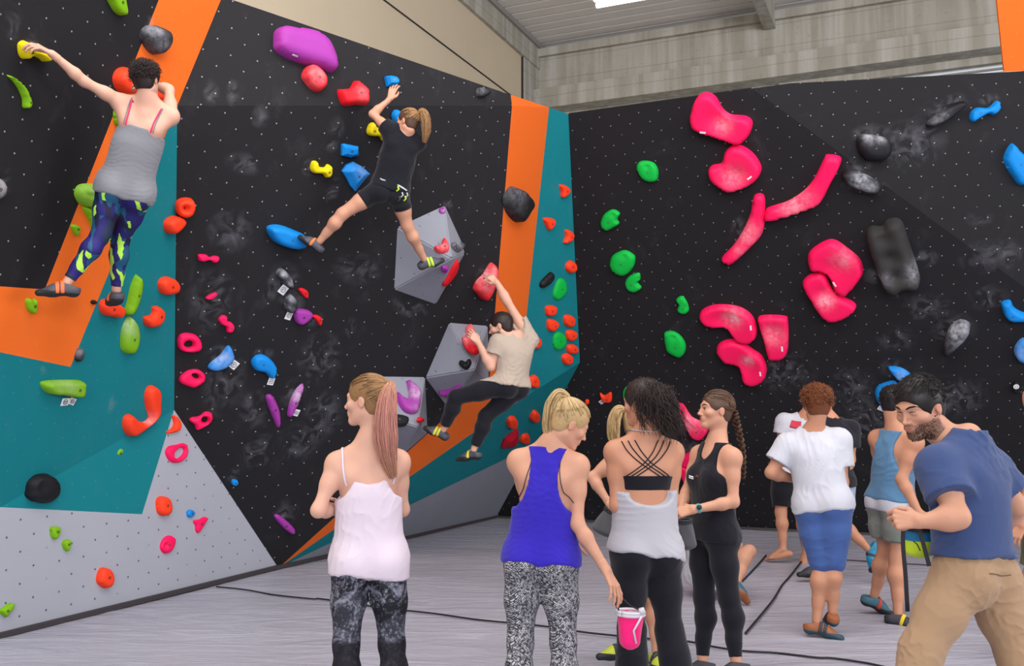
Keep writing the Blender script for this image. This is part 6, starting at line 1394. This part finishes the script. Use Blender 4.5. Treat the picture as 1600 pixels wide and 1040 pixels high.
# --- visitor cut by the right edge
p = Person('dark-haired visitor cut off by the right picture edge, one hand hanging down', 1.76, 'm', pel=(1640, 790, 6.3), sh=(1636, 682, 0), yawP=-60, yawS=-60,
           head=(1622, 622), hyaw=-80, hpitch=-5, armL=[(1612, 765, -.5), (1600, 818, -.3)], armR=[(1606, 755, .4), (1612, 800, .8)], legL=[(1612, 905, -.2), (1612, 1000, 0), -90], legR=[(1650, 900, 0), (1655, 990, 0), -90],
           handL=dict(tip=(1576, 852, 0), palm=(.5, .6, -.4), curl=.3), skin=SK_TAN, vox=.009)
p.build_body(face=False); trousers(p, 'olive_shorts', fabric('olive_cotton', srgb(92, 90, 60)), .014, .42, thigh=.015); shirt(p, 'dark_t_shirt', M_NAVYB, .012, -.02, .55, .022, .01, wrinkle(.004, 20, 8)); p.shoe('L', M_SHOE); p.shoe('R', M_SHOE); short_hair(p, H_BLACK, 500, .03, .0026, 0, .04, 7)

# --- person sitting behind the braided woman
p = Person('person in white shorts crouching behind the braided woman', 1.68, 'm', pel=(1100, 893, 8.2), sh=(1104, 826, -.2), yawP=75, yawS=70,
           head=(1108, 786), hyaw=60, hpitch=-15, armL=[(1125, 850, .6), (1140, 862, .3)], armR=[(1118, 858, -.6), (1128, 872, -.2)], legL=[(1150, 852, .6), (1140, 915, .4), (1156, 926, .2)], legR=[(1171, 861, -.3), (1152, 908, -.5), (1163, 925, 0)],
           skin=SK_MID, vox=.009)
p.build_body(face=False); trousers(p, 'white_shorts', M_WHITE, .014, .34, thigh=.02, noise=wrinkle(.003, 20, 2)); shirt(p, 'white_t_shirt', M_WHITE, .014, -.06, .55, .022, .03, wrinkle(.004, 20, 8)); p.shoe('L', M_MULT, M_SOLE); p.shoe('R', M_MULT, M_BRNSH); short_hair(p, H_CHEST, 400, .03, .0026, 0, .04, 7)

# --- climber: woman in grey on the left wall
M_GREYK = fabric('heather_grey_knit', srgb(128, 128, 134)); M_HOT = simple('pink_strap_fabric', srgb(226, 40, 96), .7)
m = N('neon_shard_leggings'); ob = m.obj(); v = m.n('ShaderNodeTexVoronoi', feature='F1'); q = m.n('ShaderNodeMapping'); m.l(ob, q.inputs[0]); q.inputs['Rotation'].default_value = (0, .7, 0); q.inputs['Scale'].default_value = (2.4, 1, .62); va = m.n('ShaderNodeVectorMath', operation='ADD'); nn = m.n('ShaderNodeTexNoise'); nn.inputs['Scale'].default_value = 9; m.l(ob, nn.inputs[0]); vm = m.n('ShaderNodeVectorMath', operation='SCALE'); m.l(nn.outputs['Color'], vm.inputs[0]); vm.inputs['Scale'].default_value = .12; m.l(q.outputs[0], va.inputs[0]); m.l(vm.outputs[0], va.inputs[1]); m.l(va.outputs[0], v.inputs[0]); v.inputs['Scale'].default_value = 13; sp = m.n('ShaderNodeSeparateColor'); m.l(v.outputs['Color'], sp.inputs[0])
c = m.mix(m.noise(6, 3, ob), srgb(10, 16, 62), srgb(34, 18, 126)); c = m.mix(m.ramp(sp.outputs[1], .66, .68, 0, .9), c, srgb(10, 84, 116)); c = m.mix(m.ramp(sp.outputs[2], .74, .76, 0, .8), c, srgb(14, 14, 36)); c = m.mix(m.ramp(sp.outputs[0], .84, .85, 0, 1), c, srgb(176, 232, 76))
m.col(c); m.rough(.7); M_NEON = m.m; M_ORSH = simple('orange_shoe_panel', srgb(226, 110, 60), .6); M_GRSH = simple('grey_shoe_leather', srgb(74, 74, 84), .6)
p = Person('woman climbing the left wall in a grey tank top and neon patterned leggings', 1.76, 'f', pel=(197, 292, 6.6), sh=(229, 172, .1), yawP=-28, yawS=-12,
           head=(229, 124, .1), hyaw=12, hpitch=8, armL=[(131, 127, -.5), (84, 86, -.5)], armR=[(264, 140, .75), (240, 133, .3)], legL=[(158, 366, -.1), (105, 441, -.2), (54, 460, -.3)], legR=[(188, 372, .7), (182, 453, .4), (174, 474, .9)],
           handL=dict(tip=(56, 70, -.1), palm=(-.2, .5, -.9), curl=.45), handR=dict(tip=(216, 130, .2), palm=(-.6, .8, 0), curl=.5), skin=SK_FAIR, vox=.008, shoulder={'L': (-.01, 0, .012), 'R': (0, .02, .02)}, hscale=.95)
p.build_body(face=False); C = At(p)
trousers(p, 'patterned_leggings', M_NEON, .006, .96, noise=wrinkle(.001, 26, 4))
shirt(p, 'grey_tank_top', M_GREYK, .011, -.035, 0, None, .006, wrinkle(.003, 34, 4, (0, 0, 2.5)), tags=('torso',), over=.014, armhole=(.05, .012, .02, .08), topcut=[(C(0, 0, -.07), p.cu)])
for g in (-1, 1):
    p.ribbon('pink_bra_strap', [C(g * .048, -.06, -.08), C(g * .05, -.055, -.03), C(g * .055, -.03, .01), C(g * .055, 0, .02)], .011, M_HOT, .003); p.ribbon('tank_strap', [C(g * .058, -.06, -.08), C(g * .058, -.055, -.03), C(g * .06, -.03, .01), C(g * .06, 0, .02)], .007, M_GREYK, .003)
p.shoe('L', M_GRSH, M_SOLE, (M_ORSH, 2)); p.shoe('R', M_GRSH, M_SOLE, (M_ORSH, 1)); short_hair(p, H_DARK, 1500, .05, .0022, .002, .06, 12, jit=.5, hang=.25, up=.15)

# --- climber: girl in black on the middle wall
M_LIMEC = simple('lime_clip', srgb(180, 220, 50), .5)
p = Person('girl in black T-shirt and shorts climbing the middle wall with legs spread wide', 1.66, 'f', pel=(609, 296, 8.5), sh=(630, 212, .1), yawP=-18, yawS=-22,
           head=(637, 190, 0), hyaw=-62, hpitch=4, armL=[(582, 178, .3), (609, 155, .3)], armR=[(640, 226, .9), (632, 205, .9)], legL=[(535, 334, -.2), (499, 377, .3), (476, 366, .2)], legR=[(636, 352, .3), (663, 405, 1), (678, 404, .1)],
           handL=dict(tip=(614, 139, .2), palm=(.1, .9, .2), curl=.4), skin=SK_MID, vox=.0085, shoulder={'L': (.005, .01, .025)})
p.build_body(); C = At(p)
trousers(p, 'black_shorts', M_BLACKF, .008, .22, noise=wrinkle(.0015, 26, 4)); shirt(p, 'black_t_shirt', M_BLACKF, .014, .015, .3, .02, .008, wrinkle(.003, 26, 4), over=0)
for a_, q in ((-.09, .008), (.09, -.008)): pass
M_BELT = simple('grey_webbing', srgb(176, 178, 186), .7)
p.ribbon('chalk_belt', [p.P0 + p.pu * (.055 - .015 * a) * p.S + p.pr_ * a * .1 * p.S - p.pf * .1 * p.S for a in (-1.0, -.5, 0, .5, 1)], .018, M_BELT, .024, .004)
for a_, u_, mm, r_ in ((.25, .02, M_LIMEC, .014), (.55, -.005, M_BELT, .012), (.75, -.02, M_LIMEC, .012), (.45, -.03, M_SHOE, .014), (.8, .0, M_BELT, .010)):
    q = p.P0 + p.pu * u_ * p.S + p.pr_ * a_ * .1 * p.S - p.pf * .088 * p.S; tubes_local(p, 'clip_loop', [[q + p.pu * .02, q + p.pr_ * .015, q - p.pu * .025]], [r_ * .6], mm, p.o)
M_ORG = simple('orange_trim', srgb(230, 120, 50), .6)
p.shoe('L', M_GRSH, M_SOLE, (M_ORG, 1)); p.shoe('R', M_GRSH, M_SOLE, (M_LIMEC, 2))
tie = (.25, -.8, .5); p.hair_cap(H_CHEST, .03); p.pulled(tie, 260, H_BROWN, .045, .0028, seed=3); tp = A3(p.scalp(tie, .06))
p.tail([tp, tp + X_ * .035 + z * .01, tp + X_ * .06 - z * .06, tp + X_ * .065 - z * .16, tp + X_ * .05 - z * .27], 300, [.02, .04, .05, .045, .015], H_BROWN, .0028, wave=.003, rag=.3)

# --- climber: bearded man on the middle wall
M_SAND = fabric('sand_cotton', srgb(176, 160, 146)); M_YELS = simple('yellow_shoe_panel', srgb(206, 196, 50), .6)
p = Person('dark-bearded man in a beige T-shirt and black trousers hanging on the wall', 1.80, 'm', pel=(799, 600, 9.62), sh=(806, 536, .1), yawP=-42, yawS=-32,
           head=(783, 509, 0), hyaw=-74, hpitch=-16, hscale=1.14, headL=1.25, armL=[(767, 573, -.1), (748, 536, .3)], armR=[(792, 470, .25), (777, 442, .3)], legL=[(712, 620, .6), (693, 671, .6), (663, 656, .5)], legR=[(759, 650, .2), (740, 703, .2), (727, 711, .2)],
           handL=dict(tip=(732, 517, 0), palm=(-.3, .9, 0), curl=.5), handR=dict(tip=(764, 430, .2), palm=(-.4, .9, 0), curl=.55), skin=SK_FAIR, vox=.009, shoulder={'R': (0, .02, .04), 'L': (0, .02, 0)})
p.build_body(beard=1.0); C = At(p)
trousers(p, 'black_trousers', M_BLACKF, .012, .93, thigh=.006, knee=.006, noise=wrinkle(.003, 22, 4)); shirt(p, 'beige_t_shirt', M_SAND, .017, .0, .5, .022, .012, wrinkle(.005, 32, 4))
p.shoe('L', M_GRSH, M_SOLE, (M_YELS, 2)); p.shoe('R', M_GRSH, M_SOLE, (M_YELS, 1)); short_hair(p, H_DARK, 700, .02, .0026, 0, .03, 7, jit=.3)

# ------------------------------------------------------------------ chalk bags
def bag(label, top, bot, r0, r1, mat, rimmat, fold=.0, extra=None, name='chalk_bag'):
    top, bot = Vector(top), Vector(bot); d = (bot - top); n = 14; sd = 28; V, F = [], []
    t = d.normalized(); a = t.orthogonal().normalized(); b = t.cross(a)
    for i in range(n + 1):
        f_ = i / n; rr = r0 + (r1 - r0) * f_; 
        if f_ > .8: rr *= math.sqrt(max(0.02, 1 - ((f_ - .8) / .2) ** 2 * .9))
        for j in range(sd):
            th = 2 * math.pi * j / sd; q = rr * (1 + fold * math.sin(5 * th + 4 * f_) * math.sin(3.1 * f_ + .4)); V.append(d * f_ + a * math.cos(th) * q + b * math.sin(th) * q)
    for i in range(n):
        for j in range(sd): F.append((i * sd + j, i * sd + (j + 1) % sd, (i + 1) * sd + (j + 1) % sd, (i + 1) * sd + j))
    F.append(tuple(n * sd + j for j in range(sd)))
    o = link(name, mesh(V, F), mat, None, True); o.location = top; finish(o, label, 'chalk bag')
    sm = o.modifiers.new('thick', 'SOLIDIFY'); sm.thickness = .003
    rim = [a * math.cos(th) * r0 * 1.02 + b * math.sin(th) * r0 * 1.02 for th in np.linspace(0, 6.283, 25)]
    link('rim', mesh(*tube_mesh([rim, [v + t * .012 for v in rim]], [.008, .008], 6)), rimmat, o, True)
    return o
M_PINKB = fabric('hot_pink_nylon', srgb(244, 30, 120), .5); M_GRB = fabric('charcoal_felt', srgb(78, 78, 82)); M_FLEECE = fabric('pale_fleece', srgb(205, 200, 208))
o = bag('hot pink chalk bag with pale rim, held low by the blonde woman in blue', P(985, 955, 4.42), P(984, 1014, 4.40), .063, .045, M_PINKB, M_FLEECE, .04)
V, F = tube_mesh([[P(1003, 962, 4.35) - o.location, P(990, 985, 4.35) - o.location, P(994, 1005, 4.35) - o.location], ], [.005]); link('cord', mesh(V, F), M_FLEECE, o, True)
V, F = tube_mesh([[P(967, 932, 4.42) - o.location, P(965, 945, 4.42) - o.location, P(967, 955, 4.42) - o.location], [P(974, 936, 4.42) - o.location, P(985, 946, 4.44) - o.location, P(1001, 953, 4.42) - o.location]], [.004, .004]); link('strap', mesh(V, F), MATS['black_cord'], o, True)
V, F = tube_mesh([[P(1002, 950, 4.37) - o.location, P(1004, 958, 4.37) - o.location]], [.014], 10); link('toggle', mesh(V, F), M_FLEECE, o, True)
bag('dark grey chalk bag held in front of the braided woman', P(1070, 812, 5.45), P(1074, 858, 5.45), .036, .062, M_GRB, M_SOLE, .05)
bag('patterned charcoal chalk bag left of the curly-haired woman', P(957, 797, 6.0), P(944, 836, 6.0), .05, .10, M_GRB, M_SOLE, .08)
mm = N('blue_and_lime_nylon'); sp = mm.n('ShaderNodeSeparateXYZ'); mm.l(mm.obj(), sp.inputs[0]); mm.col(mm.mix(mm.ramp(sp.outputs[2], -.066, -.063, 0, 1), srgb(190, 216, 40), srgb(16, 116, 168))); mm.rough(.6)
o = bag('blue and lime chalk bag held by the man in khaki trousers', P(1437, 820, 4.15), P(1437, 870, 4.15), .07, .066, mm.m, M_SOLE, .03)
V, F = tube_mesh([[P(1427, 845, 3.98) - o.location, P(1433, 850, 3.96) - o.location, P(1438, 860, 3.96) - o.location]], [.0025]); link('printed_line', mesh(V, F), M_SOLE, o, True)
def strap_flat(name, pts, w, parent):
    q = catmull([Vector(v) for v in pts], 6); V, F = [], []
    for i, v in enumerate(q):
        t = (q[min(i + 1, len(q) - 1)] - q[max(i - 1, 0)]).normalized(); sd = t.cross(Vector((0, 1, 0))).normalized()
        for s_, o_ in ((-1, -1), (1, -1), (1, 1), (-1, 1)): V.append(v + sd * s_ * w / 2 + Vector((0, o_ * .0015, 0)))
    for i in range(len(q) - 1):
        for j in range(4): F.append((i * 4 + j, i * 4 + (j + 1) % 4, i * 4 + 4 + (j + 1) % 4, i * 4 + 4 + j))
    F += [(3, 2, 1, 0), tuple(len(V) - 4 + j for j in range(4))]
    return link(name, mesh([v - parent.location for v in V], F), MATS['black_cord'], parent)
strap_flat('waist_strap', [P(1412, 812, 3.9), P(1411, 850, 3.9), P(1415, 900, 3.9), P(1418, 955, 3.9)], .017, o); strap_flat('waist_strap', [P(1436, 826, 3.88), P(1443, 850, 3.88), P(1452, 884, 3.88)], .017, o)
